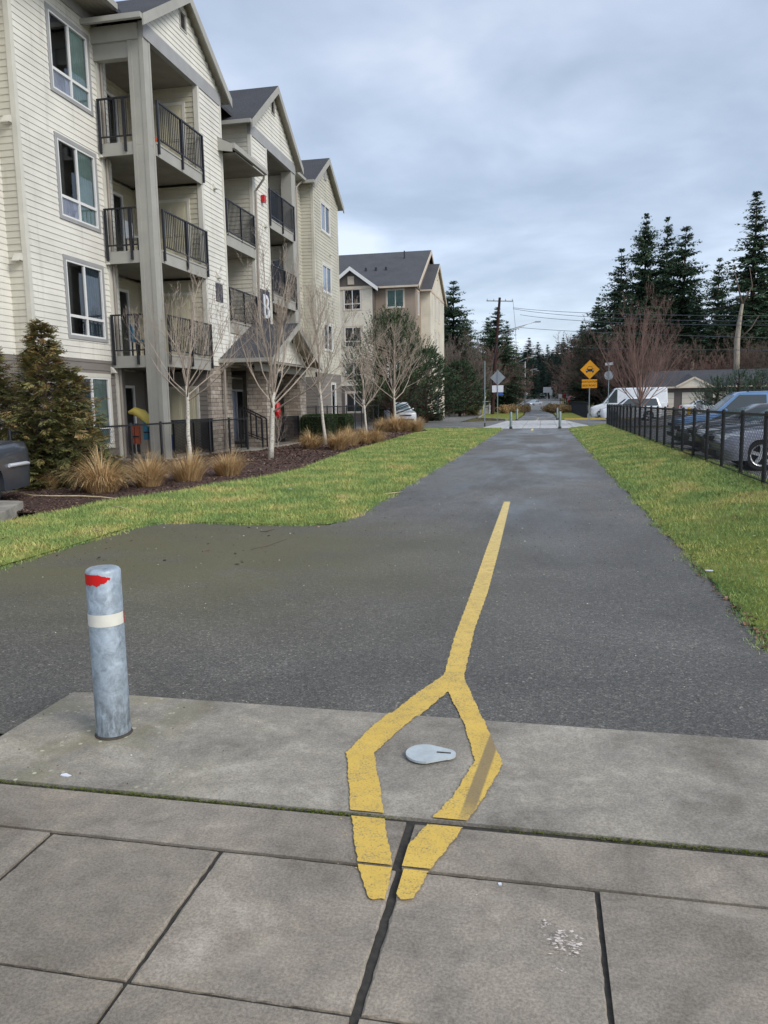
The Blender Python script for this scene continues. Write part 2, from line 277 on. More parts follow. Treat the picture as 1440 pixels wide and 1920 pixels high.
# ------------------------------------------------------------------ mesh helper
class MB:
    def __init__(s): s.v=[];s.f=[]
    def poly(s,pts):
        n=len(s.v); s.v+= [tuple(p) for p in pts]; s.f.append(tuple(range(n,n+len(pts)))); return s
    def box(s,x0,x1,y0,y1,z0,z1):
        n=len(s.v); s.v+=[(x0,y0,z0),(x1,y0,z0),(x1,y1,z0),(x0,y1,z0),(x0,y0,z1),(x1,y0,z1),(x1,y1,z1),(x0,y1,z1)]
        s.f+=[tuple(n+i for i in q) for q in ((3,2,1,0),(4,5,6,7),(0,1,5,4),(1,2,6,5),(2,3,7,6),(3,0,4,7))]; return s
    def bar(s,p,q,w,h=None,upv=(0,0,1)):
        p=Vector(p);q=Vector(q);h=h or w;d=(q-p).normalized(); a=d.cross(Vector(upv))
        if a.length<1e-3: a=d.cross(Vector((1,0,0)))
        a.normalize(); b=a.cross(d); n=len(s.v)
        for e in (p,q):
            for i,j in ((-1,-1),(1,-1),(1,1),(-1,1)): s.v.append(tuple(e+a*(i*w/2)+b*(j*h/2)))
        s.f+=[tuple(n+i for i in k) for k in ((3,2,1,0),(4,5,6,7),(0,1,5,4),(1,2,6,5),(2,3,7,6),(3,0,4,7))]; return s
    def tube(s,pts,rad,n=6,cap=True):
        pts=[Vector(p) for p in pts]
        if not hasattr(rad,'__len__'): rad=[rad]*len(pts)
        base=len(s.v); ref=Vector((.3,.9,.1))
        for i,p in enumerate(pts):
            d=(pts[min(i+1,len(pts)-1)]-pts[max(i-1,0)]); d=d.normalized() if d.length>1e-9 else Vector((0,0,1))
            a=d.cross(ref)
            if a.length<.2: a=d.cross(Vector((1,0,0)))
            a.normalize(); b=d.cross(a)
            for k in range(n):
                t=2*math.pi*k/n; s.v.append(tuple(p+a*(math.cos(t)*rad[i])+b*(math.sin(t)*rad[i])))
        for i in range(len(pts)-1):
            for k in range(n):
                k2=(k+1)%n; s.f.append((base+i*n+k,base+i*n+k2,base+(i+1)*n+k2,base+(i+1)*n+k))
        if cap: s.f.append(tuple(base+k for k in range(n))[::-1]); s.f.append(tuple(base+(len(pts)-1)*n+k for k in range(n)))
        return s
    def lathe(s,prof,n=24,c=(0,0,0),axis='z'):
        base=len(s.v)
        for r,z in prof:
            for k in range(n):
                t=2*math.pi*k/n
                if axis=='z': s.v.append((c[0]+r*math.cos(t),c[1]+r*math.sin(t),c[2]+z))
                elif axis=='y': s.v.append((c[0]+r*math.cos(t),c[1]+z,c[2]+r*math.sin(t)))
                else: s.v.append((c[0]+z,c[1]+r*math.cos(t),c[2]+r*math.sin(t)))
        for i in range(len(prof)-1):
            for k in range(n):
                k2=(k+1)%n; s.f.append((base+i*n+k,base+i*n+k2,base+(i+1)*n+k2,base+(i+1)*n+k))
        return s
    def prism(s,pts,z0,z1):
        n=len(pts); b=len(s.v); s.v+=[(p[0],p[1],z0) for p in pts]+[(p[0],p[1],z1) for p in pts]
        s.f.append(tuple(range(b+n,b+2*n))); s.f.append(tuple(range(b,b+n))[::-1])
        for i in range(n): j=(i+1)%n; s.f.append((b+i,b+j,b+n+j,b+n+i))
        return s
    def build(s,name,mat,parent=None,smooth=False,sharp=None):
        off=Vector((0,0,0)); q=parent
        while q is not None: off+=q.location; q=q.parent
        me=bpy.data.meshes.new(name); vv=[(a-off.x,b-off.y,c-off.z) for a,b,c in s.v] if off.length>0 else s.v
        me.from_pydata(vv,[],s.f)
        if smooth:
            me.polygons.foreach_set('use_smooth',[True]*len(me.polygons))
            if sharp: me.set_sharp_from_angle(angle=R(sharp))
        me.materials.append(mat); me.update()
        o=bpy.data.objects.new(name,me); col.objects.link(o)
        if parent is not None: o.parent=parent
        return o
def tris_obj(name,V,mat,parent=None,rnd=None,k=3):
    """V: (n,k,3) array of separate k-gons"""
    V=np.asarray(V,dtype=np.float32); n=len(V); me=bpy.data.meshes.new(name)
    me.vertices.add(n*k); me.vertices.foreach_set('co',V.reshape(-1)); me.loops.add(n*k); me.loops.foreach_set('vertex_index',np.arange(n*k,dtype=np.int32))
    me.polygons.add(n); me.polygons.foreach_set('loop_start',np.arange(0,n*k,k,dtype=np.int32)); me.polygons.foreach_set('loop_total',np.full(n,k,dtype=np.int32))
    a=me.attributes.new('rnd','FLOAT','FACE'); a.data.foreach_set('value',(rnd if rnd is not None else rng.random(n)).astype(np.float32))
    me.materials.append(mat); me.update(calc_edges=True); me.validate()
    o=bpy.data.objects.new(name,me); col.objects.link(o)
    if parent is not None: o.parent=parent
    return o
def tag(o,label,cat,group=None):
    o['label']=label; o['category']=cat
    if group: o['group']=group
    return o
def thing(name,label,cat,loc=(0,0,0),group=None,rz=0):
    o=bpy.data.objects.new(name,None); col.objects.link(o); o.location=loc; o.rotation_euler=(0,0,rz); o.empty_display_size=.2
    return tag(o,label,cat,group)
def struct(o,kind='structure'): o['kind']=kind; return o
def dup(root,loc,rz=0,label=None,scale=None,group=None):
    def cp(o,par):
        c=o.copy(); col.objects.link(c)
        if par is not None: c.parent=par
        for ch in list(o.children): cp(ch,c)
        return c
    c=cp(root,None); c.location=loc; c.rotation_euler=(root.rotation_euler[0],root.rotation_euler[1],rz)
    if scale is not None: c.scale=scale if hasattr(scale,'__len__') else (scale,)*3
    if label: c['label']=label
    if group: c['group']=group
    return c
def text(s,size,mat,name,parent,loc,rot,ext=.004,bold=0):
    cu=bpy.data.curves.new(name,'FONT'); cu.body=s; cu.size=size; cu.align_x='CENTER'; cu.align_y='CENTER'; cu.extrude=ext; cu.offset=bold
    t=bpy.data.objects.new('tmp',cu); col.objects.link(t); dg=bpy.context.evaluated_depsgraph_get(); dg.update()
    me=bpy.data.meshes.new_from_object(t.evaluated_get(dg)); bpy.data.objects.remove(t)
    me.transform(Matrix.Translation(Vector(loc)-(parent.location if parent.parent is None else parent.parent.location))@rot.to_4x4())
    me.materials.clear(); me.materials.append(mat); o=bpy.data.objects.new(name,me); col.objects.link(o); o.parent=parent; return o
# ------------------------------------------------------------------ world and light
w=bpy.data.worlds.new('World'); scene.world=w; w.use_nodes=True; nt=w.node_tree; nt.nodes.clear()
out=nt.nodes.new('ShaderNodeOutputWorld'); sky=nt.nodes.new('ShaderNodeTexSky'); sky.sky_type='NISHITA'; sky.sun_disc=False
SEL,SAZ=R(38),R(62)   # sun direction: to the right of and behind the camera, veiled by cloud
sky.sun_elevation=SEL; sky.sun_rotation=R(118)
b1=nt.nodes.new('ShaderNodeBackground'); b1.inputs[1].default_value=.05; nt.links.new(sky.outputs[0],b1.inputs[0])
tc=nt.nodes.new('ShaderNodeTexCoord'); xyz=sep(nt,tc.outputs['Generated'])
zz=vmath(nt,'ADD',vmath(nt,'MAXIMUM',xyz[2],0),.16)
cb=nt.nodes.new('ShaderNodeCombineXYZ'); nt.links.new(vmath(nt,'DIVIDE',xyz[0],zz),cb.inputs[0]); nt.links.new(vmath(nt,'DIVIDE',xyz[1],zz),cb.inputs[1]); cb.inputs[2].default_value=.35
n1=noise(nt,cb.outputs[0],.95,5,.5,.5); n2=noise(nt,cb.outputs[0],2.3,5,.5,.25)
cl=vmath(nt,'ADD',vmath(nt,'MULTIPLY',n1,.6),vmath(nt,'MULTIPLY',n2,.4))
cc=ramp(nt,cl,[(.39,(.375,.44,.555,1)),(.46,(.45,.52,.64,1)),(.53,(.545,.62,.75,1)),(.61,(.71,.765,.87,1))])
hz=mapr(nt,xyz[2],0,.35,1.18,.98)
cc=mix(nt,1,cc,hz,'MULTIPLY') if False else cc
b2=nt.nodes.new('ShaderNodeBackground'); nt.links.new(cc,b2.inputs[0]); nt.links.new(vmath(nt,'MULTIPLY',hz,.92),b2.inputs[1])
ad=nt.nodes.new('ShaderNodeAddShader'); nt.links.new(b1.outputs[0],ad.inputs[0]); nt.links.new(b2.outputs[0],ad.inputs[1]); nt.links.new(ad.outputs[0],out.inputs[0])
sl=bpy.data.lights.new('sun','SUN'); sl.energy=2.2; sl.angle=R(28); sl.color=(1,.955,.88); so=bpy.data.objects.new('sun',sl); col.objects.link(so)
sd=Vector((math.sin(R(118))*math.cos(SEL),math.cos(R(118))*math.cos(SEL),math.sin(SEL))); so.rotation_euler=sd.to_track_quat('Z','Y').to_euler(); so.location=(20,-10,20)
scene.view_settings.view_transform='Standard'; scene.view_settings.look='None'; scene.view_settings.gamma=1; scene.view_settings.exposure=.0; scene.view_settings.use_curve_mapping=False
scene.cycles.max_bounces=5; scene.cycles.transparent_max_bounces=12; scene.cycles.use_denoising=True
#PART2
# ------------------------------------------------------------------ ground
def rise(y): return 0 if y<125 else (y-125)*.0205
def sheet(name,pts,z,mat,sub=0,kind='structure',thick=None):
    mb=MB()
    if thick: mb.prism(pts,z-thick,z)
    else: mb.poly([(p[0],p[1],z) for p in pts])
    return struct(mb.build(name,mat),kind)
# base ground, one sheet to the horizon, rising gently beyond the far crossing
mb=MB(); ys=[-40,-5,30,80,125,180,240,320,450,700,1500]; xs=[-900,-60,-12,12,60,900]
for y in ys:
    for x in xs: mb.v.append((x,y,-.03+rise(min(y,450))))
for j in range(len(ys)-1):
    for i in range(len(xs)-1): a=j*len(xs)+i; mb.f.append((a,a+1,a+1+len(xs),a+len(xs)))
struct(mb.build('ground',M['dirt']))
def wob(pts,amp=.02,step=.25):
    r=random.Random(3); o=[]
    for i in range(len(pts)):
        a=Vector((*pts[i][:2],0)); b=Vector((*pts[(i+1)%len(pts)][:2],0)); n=max(1,int((b-a).length/step)) if (b-a).length<60 else 1
        for k in range(n):
            p=a.lerp(b,k/n); o.append((p.x+r.uniform(-amp,amp),p.y+r.uniform(-amp,amp)))
    return o
PL=[(-5.3,3.0),(-5.3,6.5),(-5.27,9.5),(-2.72,9.52),(-2.62,9.9),(-2.6,14),(-2.52,22),(-2.45,32),(-2.35,45.0)]
PR=[(1.45,45),(1.42,33),(1.42,22),(1.42,15),(1.42,12),(1.47,9.9),(1.46,7.3),(1.44,4.9),(1.62,4.0),(1.9,3.4),(4.2,3.3)]
sheet('path',PL+PR,0,M['asphalt'])
sheet('path_beyond_crossing',[(-2.2,64),(-2.1,90),(-2.6,115),(-4,128),(-1,128),(.5,112),(1.1,90),(1.15,64)],0.0,M['asphalt'])
# concrete strip carrying the bollards (real 2 cm thick slab)
SL=[(-2.52,2.66),(-2.51,3.61),(-2.4,3.622),(4.2,3.54),(4.2,2.65)]
sheet('concrete_strip',SL,.012,M['slab'],thick=.06)
# front sidewalk: panels with open joints over a dark bed
sheet('joint_bed',[(-5,-1.5),(4.2,-1.5),(4.2,2.645),(-5,2.67)],-.002,M['joint'])
PANELS=[]
rowA=[(-5,2.35,-.475,2.635),(-.455,2.35,4.2,2.625)]
g=.0075
rows=[(2.335,1.715),(1.70,1.06),(1.045,.4),(.385,-.3),(-.315,-1.4)]
cols=[-5,-3.1,-2.43,-1.755,-1.09,-.452,.185,.83,1.5,2.2,2.9,4.2]
mb=MB()
for x0,y0,x1,y1 in rowA: PANELS.append((x0+g,y0-.004,x1-g,y1-g))
for (yt,yb) in rows:
    for a,b in zip(cols[:-1],cols[1:]):
        gg=.0135 if (abs(a+.452)<.01 or abs(b+.452)<.01) else g
        PANELS.append((a+(gg if abs(a+.452)<.01 else g),yb-.002,b-(gg if abs(b+.452)<.01 else g),yt-.003))
# bevel-edged panels with slightly uneven edges
rr=random.Random(5); TONE=[]
for (x0,y0,x1,y1) in PANELS:
    n=len(mb.v); e=.007
    def ring(ins,z):
        o=[]
        for (ax,ay,bx,by) in ((x0+ins,y0+ins,x1-ins,y0+ins),(x1-ins,y0+ins,x1-ins,y1-ins),(x1-ins,y1-ins,x0+ins,y1-ins),(x0+ins,y1-ins,x0+ins,y0+ins)):
            k=max(2,int((abs(bx-ax)+abs(by-ay))/.03))
            for i in range(k):
                t=i/k; o.append((ax+(bx-ax)*t+rr.uniform(-.0026,.0026)*(i>0),ay+(by-ay)*t+rr.uniform(-.0026,.0026)*(i>0),z))
        return o
    A=ring(0,-.006); B=ring(.001,.003); Cc=ring(e,.008)
    m_=min(len(A),len(B),len(Cc)); b0=len(mb.v)
    if len(A)==len(B)==len(Cc):
        mb.v+=A+B+Cc
        for i in range(m_):
            j=(i+1)%m_; mb.f+=[(b0+i,b0+j,b0+m_+j,b0+m_+i),(b0+m_+i,b0+m_+j,b0+2*m_+j,b0+2*m_+i)]
        mb.f.append(tuple(range(b0+2*m_,b0+3*m_)))
        TONE+=[rr.uniform(.15,1)]*(len(mb.f)-len(TONE))
    else: mb.box(x0,x1,y0,y1,-.011,.008); TONE+=[.5]*(len(mb.f)-len(TONE))
so_=struct(mb.build('sidewalk',M['walk'])); at_=so_.data.attributes.new('tone','FLOAT','FACE'); at_.data.foreach_set('value',np.array(TONE,dtype=np.float32))
# moss in the long joint
V=[];
for k in range(5200):
    t=rng.random(); x=-2.5+4.3*t
    if math.sin(x*3.1)+math.sin(x*7.7+1)+rng.random()*1.6<.1: continue
    if -.45<x<.2 and rng.random()<.7: continue
    y=2.6495+rng.normal()*.0055; z=-.004+rng.random()*.012; a=rng.random()*6.28; s=.004+.005*rng.random()
    V.append([(x,y,z),(x+s*math.cos(a),y+s*.6*math.sin(a),z+s*.5),(x+s*math.cos(a+2),y+s*.6*math.sin(a+2),z+s*.3)])
o=tris_obj('joint_moss',V,M['moss']); struct(o,'stuff')
o['label']='green moss growing along the long sidewalk joint'
# yellow marking clipped where the joints cut it
def clip(poly,rect):
    def cut(P,inside,inter):
        o=[]
        for i in range(len(P)):
            a,b=P[i-1],P[i]
            if inside(b):
                if not inside(a): o.append(inter(a,b))
                o.append(b)
            elif inside(a): o.append(inter(a,b))
        return o
    x0,y0,x1,y1=rect
    def ix(x): return lambda a,b:(x,a[1]+(b[1]-a[1])*(x-a[0])/(b[0]-a[0]))
    def iy(y): return lambda a,b:(a[0]+(b[0]-a[0])*(y-a[1])/(b[1]-a[1]),y)
    P=poly
    for ins,it in ((lambda p:p[0]>=x0,ix(x0)),(lambda p:p[0]<=x1,ix(x1)),(lambda p:p[1]>=y0,iy(y0)),(lambda p:p[1]<=y1,iy(y1))):
        if len(P)<3: return []
        P=cut(P,ins,it)
    return P
def gp(*px): return [G(*q) for q in px]
strokes=[
 gp((945,941),(957,941),(936,1030),(915,1110),(890,1180),(869,1275),(830,1275),(852,1195),(884,1110),(912,1030)),
 gp((830,1268),(846,1268),(840,1298),(745,1378),(701,1419),(650,1417),(693,1372),(780,1302)),
 gp((843,1268),(869,1270),(903,1345),(943,1441),(891,1433),(866,1350),(840,1298)),
 gp((650,1416),(701,1418),(712,1480),(723,1553),(736,1632),(722,1694),(693,1692),(672,1635),(658,1530)),
 gp((891,1432),(943,1440),(903,1510),(858,1573),(805,1640),(776,1692),(752,1695),(742,1682),(748,1635),(756,1602),(803,1550),(850,1500)),
]
areas=[((-9,3.607,9,60),.004),((-9,2.66,9,3.6),.0165)]+[(p,.0125) for p in PANELS]
mb=MB(); rr=random.Random(9)
for si,st in enumerate(strokes):
    for (rc,z) in areas:
        z+=.0007*si
        P=clip(st,rc)
        if len(P)<3: continue
        Q=[]
        for i in range(len(P)):
            a=Vector(P[i]);b=Vector(P[(i+1)%len(P)]); n=max(1,int((b-a).length/.012))
            d=(b-a); nn=Vector((-d.y,d.x)).normalized() if d.length>1e-6 else Vector((0,0))
            onj=any(abs(a.x-v)<1e-4 and abs(b.x-v)<1e-4 for v in (rc[0],rc[2])) or any(abs(a.y-v)<1e-4 and abs(b.y-v)<1e-4 for v in (rc[1],rc[3]))
            for k in range(n):
                p=a.lerp(b,k/n); 
                if not onj and k>0: p+=nn*(rr.uniform(-.0016,.0016)+.0022*math.sin(p.x*61+p.y*47)+.0016*math.sin(p.y*173+p.x*90))
                Q.append((p.x,p.y,z))
        mb.poly(Q)
for (x,y,l,w_) in ((-.6,43.2,2.9,.12),(-.52,64.6,2.5,.12),(-.45,70,2,.12)): mb.box(x-w_/2,x+w_/2,y-l/2,y+l/2,.001,.006)
for k in range(46):
    x,y=G(rr.uniform(630,668) if k%2 else rr.uniform(655,700),rr.uniform(1390,1640)); s=rr.uniform(.001,.004); z=.0165 if y>2.66 else .0125
    if any(a<x<c and b<y<d for a,b,c,d in PANELS) or y>2.66: mb.poly([(x-s,y,z),(x+s,y-s,z),(x+s*.6,y+s,z)])
struct(mb.build('yellow_road_marking',M['yellow']))
# lawns: left
ME=[(55,984),(60,967),(125,955),(187,941),(248,932),(324,923),(400,908),(481,897),(560,881),(610,862),(652,847),(718,829),(777,812),(806,808)]
MEg=[G(*q,.03) for q in ME]
LL=[(-7.3,3.2)]+[(-7.35,6),(-7.35,9.0)]+MEg[1:]+[(-7.2,46.5),(-2.42,45.2)]
LLr=[(-2.32,44.8),(-2.40,32),(-2.47,22),(-2.55,14),(-2.56,10.6),(-2.62,9.95),(-2.78,9.62),(-3.05,9.47),(-3.5,9.44),(-4.6,9.5),(-5.0,9.44),(-5.18,9.25),(-5.24,8.9),(-5.25,6.5),(-5.25,3.2)]
lawnL=LL+LLr
sheet('lawn',wob(lawnL,.012,.3),.022,M['lawn'])
# right lawn: slopes up to the fence
FX=3.37; FZ=.2
def lz(x): return .015+max(0,min(1,(x-1.45)/(FX-1.45)))*(FZ-.015) if x<FX+.12 else FZ
mb=MB(); YS=[3.58]+[4.0+.6*i for i in range(70)]; 
XSr=[1.43,1.9,2.5,3.0,3.37,3.62]
YS=[y for y in YS if y<44.6]+[44.6]
rr=random.Random(4)
for y in YS:
    for i,x in enumerate(XSr): mb.v.append((x+(rr.uniform(-.02,.02) if i==0 else 0)+(max(0,(5.0-y)*.18) if i==0 and y<5.0 else 0),y,lz(x) if i else .006))
for j in range(len(YS)-1):
    for i in range(5): a=j*6+i; mb.f.append((a,a+1,a+7,a+6))
n=len(mb.v); 
for y in YS: mb.v.append((3.62,y,-.02))
for j in range(len(YS)-1): mb.f.append((j*6+5,(j+1)*6+5,n+j+1,n+j))
struct(mb.build('lawn_by_fence',M['lawn']))
# mulch bed
MB_=[(-7.35,9.0),(-7.35,9.02)]+MEg[1:-1]+[(-8,45.8),(-16,46),(-14,41),(-9.4,41),(-12.9,40.2),(-12.9,16.9),(-14,16.8),(-14,9)]
sheet('mulch_bed',[(-7.36,10.0)]+MEg[1:-1]+[(-7.9,45.2),(-12,45.5),(-12,41.5),(-13.2,40.5),(-13.2,10)],.03,M['mulch'])
# paved yard of the ground-floor flats
sheet('patio_slab',[(-12.95,16.9),(-12.3,20.3),(-10.5,20.3),(-10.5,24.2),(-9.6,24.4),(-9.5,30.5),(-10.4,30.8),(-10.4,33),(-13,33)],.075,M['curb'],thick=.1)
# left parking lot edge and kerb
sheet('car_park',[(-9.7,9.4),(-9.7,15.0),(-30,15),(-30,3),(-11,3),(-11,9.4)],.035,M['asphalt_lot'])
o=MB().prism([(-7.25,9.12),(-7.86,10.42),(-8.0,10.5),(-14,10.55),(-14,9.1)],-.02,.15).build('kerb',M['curb']); struct(o)
# crossing road and its pale concrete, far kerbs
sheet('crossing_road',[G(800,806),G(1137,799)]+[(60,47),(60,64.5),(4.2,64.8),(-3.6,64.6),G(860,792),(-6.8,90),(-45,90),(-45,46)],.004,M['asphalt_lot'])
mb=MB(); cx=[G(918,803),G(975,803),G(1020,803),G(1065,803)]
sheet('crossing_concrete',[(-3.3,44.9),(2.0,44.9),(2.9,47.5),(1.6,63.6),(-2.9,63.6),(-3.6,47)],.012,M['conc_pale'])
mb=MB()
for x in (-2.2,-1.2,-.2,.8,1.7): mb.box(x-.02,x+.02,45,63.5,.0125,.0145)
mb.box(-3.3,2.7,54,54.05,.0125,.0145); struct(mb.build('crossing_joint_lines',M['curb']))
# island lawn on the far side and far verges
def island(name,pts,z,mat=M['lawn']):
    return struct(MB().prism(pts,-.02,z).build(name,mat))
island('far_lawn',[(-3.0,64.9),(-2.35,64.9),(-2.3,90),(-2.8,115),(-4.2,127),(-7.2,127),(-7.0,95),(-5.9,73)],.06)
island('far_lawn_by_fence',[(1.35,65),(3.4,65),(3.5,100),(1.6,112),(1.2,90)],.06)
mb=MB().bar((-3.0,64.75,.06),(-5.95,72.8,.06),.18,.16).bar((-5.95,72.9,.06),(-7.1,95,.06),.18,.16)
mb.bar((-7.1,95,.06),(-20,96,.06),.18,.16); mb.bar((-9,46.3,.05),(-3.4,45.1,.05),.15,.12); struct(mb.build('far_kerb',M['curb']))
struct(MB().bar((1.7,64.8,.06),(7,64.3,.06),.18,.16).build('yellow_kerb',M['yellow_curb']))
# car park on the right
sheet('car_park_beyond_fence',[(3.63,3),(3.63,44.5),(45,44.5),(45,3)],.0,M['asphalt_lot'])
sheet('garage_yard',[(3.6,65),(45,65),(45,100),(3.6,100)],.01,M['asphalt_lot'])
# road climbing away
mb=MB(); yy=[128,160,200,250,320,420]
for y in yy: mb.v+=[(-6+ (y-128)*.012,y,rise(y)-.01),(3.4+(y-128)*.012,y,rise(y)-.01)]
for i in range(len(yy)-1): a=2*i; mb.f.append((a,a+1,a+3,a+2))
struct(mb.build('road',M['asphalt_lot']))
# ------------------------------------------------------------------ grass blades (real geometry)
def inpoly(x,y,P):
    c=np.zeros(len(x),bool); n=len(P)
    for i in range(n):
        x1,y1=P[i];x2,y2=P[i-1]
        if y1==y2: continue
        t=((y1>y)!=(y2>y))&(x<(x2-x1)*(y-y1)/(y2-y1)+x1); c^=t
    return c
def blades(name,n,sample,zf,h0,label,wd=.007,mat=None):
    x,y=sample(n); n=len(x); z=zf(x); d=np.hypot(x,y)
    s=np.clip(d/9,.8,3.2); h=h0*rng.uniform(.45,1.25,n)*np.clip(s,.9,1.7); a=rng.uniform(0,6.283,n); wv=wd*s*rng.uniform(.7,1.5,n)
    lean=rng.uniform(.2,1.1,n)*h; b=rng.uniform(0,6.283,n)
    p=np.stack([x,y,z-.006],1)
    ax=np.stack([np.cos(a)*wv/2,np.sin(a)*wv/2,np.zeros(n)],1); tip=p+np.stack([np.cos(b)*lean,np.sin(b)*lean,h],1)
    o=tris_obj(name,np.stack([p-ax,p+ax,tip],1),mat or M['blade']); struct(o,'stuff'); o['label']=label; return o
def dens(y0,y1,n,pw):   # more blades near the camera
    u=rng.random(n); return y0+(y1-y0)*u**pw
LPn=[(x,y) for x,y in lawnL]
def sL(n):
    y=dens(5,46,n*3,2.0); x=rng.uniform(-9.4,-2.4,n*3); k=inpoly(x,y,LPn); x,y=x[k],y[k]; return x[:n],y[:n]
def sR(n):
    y=dens(3.6,44.6,n,1.7); x0=1.46+np.maximum(0,(5.0-y)*.2); x=x0+(FX+.2-x0)*rng.random(n)**.9; return x,y
blades('grass',190000,sL,lambda x:np.full(len(x),.022),.042,'short mossy lawn grass left of the path')
blades('grass',170000,sR,lambda x:.012+np.clip((x-1.45)/(FX-1.45),0,1)*(FZ-.012),.042,'short lawn grass between path and right fence')
# ragged tufts creeping over the path edges
def sE(n):
    P=[Vector(p) for p in LLr]; X=[];Y=[]
    for i in range(n):
        k=rr.randrange(len(P)-1); a,b=P[k],P[k+1]
        if rr.random()>min(1,(b-a).length/4+.15): continue
        u=rr.random(); q=a.lerp(b,u); s=.03*(1+.8*math.sin(q.y*3.1)+.6*math.sin(q.x*7+q.y*11)); X.append(q.x+rr.gauss(.0,abs(s)+.012)); Y.append(q.y+rr.gauss(-.01,abs(s)+.012))
    for i in range(n//2):
        y=4.3+40*rr.random()**1.8; s=.025*(1+.8*math.sin(y*2.7)+.7*math.sin(y*9)); X.append(1.45-abs(rr.gauss(0,abs(s)+.01))); Y.append(y)
    return np.array(X),np.array(Y)
blades('edge_grass',26000,sE,lambda x:np.full(len(x),.006),.03,'ragged grass creeping over the path edges')
# mulch chips
x,y=rng.uniform(-13,-5.6,60000),dens(10,45,60000,2.0); k=inpoly(x,y,[(-7.36,10.0)]+MEg[1:-1]+[(-7.9,45.2),(-12,45.5),(-13.2,40.5),(-13.2,10)]); x,y=x[k],y[k]; n=len(x)
a=rng.uniform(0,6.28,n); l=rng.uniform(.008,.026,n)*np.clip(y/14,.9,2); wv=l*rng.uniform(.2,.5,n); t=rng.uniform(-.5,.5,n)
p=np.stack([x,y,np.full(n,.036)+rng.random(n)*.02],1); u_=np.stack([np.cos(a)*l,np.sin(a)*l,t*l],1); v_=np.stack([-np.sin(a)*wv,np.cos(a)*wv,rng.uniform(-.5,.5,n)*wv],1)
o=tris_obj('wood_chips',np.stack([p-u_-v_,p+u_-v_,p+u_+v_,p-u_+v_],1),M['chip'],k=4); struct(o,'stuff'); o['label']='dark bark chips covering the planting bed'
# loose grit and chips lying on asphalt and slab
x=rng.uniform(-5.2,1.4,2600); y=dens(2.7,16,2600,1.5); k=(y>2.68)&((y>3.62)|(x<-1.2)|(rng.random(2600)<.15)); x,y=x[k],y[k]; n=len(x)
a=rng.uniform(0,6.28,n); l=rng.uniform(.002,.0075,n)*np.clip(y/5,.9,1.8); p=np.stack([x,y,np.where(y<3.62,.0145,.004)],1)
u_=np.stack([np.cos(a)*l,np.sin(a)*l,0*l],1); v_=np.stack([-np.sin(a)*l*.5,np.cos(a)*l*.5,l*.4],1)
o=tris_obj('grit',np.stack([p-u_,p+v_,p+u_*.9,p-v_*.6],1),attr_mat('grit',[(0,S(40,36,30)),(.4,S(110,104,90)),(1,S(206,200,178))],.9),k=4); struct(o,'stuff'); o['label']='pale grit scattered over the asphalt'
# dead leaves and crumbs along the right path edge and below the fence
x=np.concatenate([1.42+rng.normal(0,.035,900),FX-.12+rng.normal(0,.08,900),rng.uniform(1.5,3.3,160),rng.uniform(-7.5,-2.6,420)]); y=np.concatenate([dens(4.4,40,900,1.8),dens(9,40,900,1.5),dens(5,30,160,1.5),dens(7,25,420,1.3)]); n=len(x)
a=rng.uniform(0,6.28,n); l=rng.uniform(.008,.028,n); z=np.where(x<0,np.where((y<9.45)&(x>-5.2),.006,.05),np.where(x<1.5,.012,.045+np.clip((x-1.45)/1.92,0,1)*.185)); p=np.stack([x,y,z],1)
u_=np.stack([np.cos(a)*l,np.sin(a)*l,l*rng.uniform(-.3,.3,n)],1); v_=np.stack([-np.sin(a)*l*.6,np.cos(a)*l*.6,l*.3],1)
o=tris_obj('leaf_litter',np.stack([p-u_,p+v_,p+u_,p-v_*.6],1),attr_mat('litter',[(0,S(54,42,34)),(.6,S(112,84,64)),(.9,S(150,112,92)),(1,S(196,176,150))],.9),k=4); struct(o,'stuff'); o['label']='brown dead leaves along the path edge and fence foot'
#PART3
# ------------------------------------------------------------------ building helpers
def side_panel(mb,axis,const,nrm,s0,s1,z0,z1,ops=(),course=.152,lip=.0155,rngf=None):
    """lap siding as real stepped boards. axis 'Y': wall in plane x=const running along y; 'X': plane y=const"""
    def P(s,z,o): return (const+nrm*o,s,z) if axis=='Y' else (s,const+nrm*o,z)
    n=int(math.ceil((z1-z0)/course-1e-6))
    for i in range(n):
        a=z0+i*course; b=min(z1,a+course)
        cuts=sorted({a,b}|{v for o in ops for v in (o[2],o[3]) if a<v<b})
        for za,zb in zip(cuts[:-1],cuts[1:]):
            if zb-za<.004: continue
            mid=(za+zb)/2; lo,hi=(s0,s1) if rngf is None else rngf(mid)
            if hi<=lo: continue
            iv=[(lo,hi)]
            for o in ops:
                if o[2]<mid<o[3]:
                    nv=[]
                    for p,q in iv:
                        if o[1]<=p or o[0]>=q: nv.append((p,q)); continue
                        if o[0]>p: nv.append((p,o[0]))
                        if o[1]<q: nv.append((o[1],q))
                    iv=nv
            oa=lip*(1-(za-a)/course); ob=lip*(1-(zb-a)/course)
            for p,q in iv:
                mb.poly([P(p,za,oa),P(q,za,oa),P(q,zb,ob),P(p,zb,ob)])
                if za==a: mb.poly([P(p,za,oa),P(q,za,oa),P(q,za,-.01),P(p,za,-.01)])
    return mb
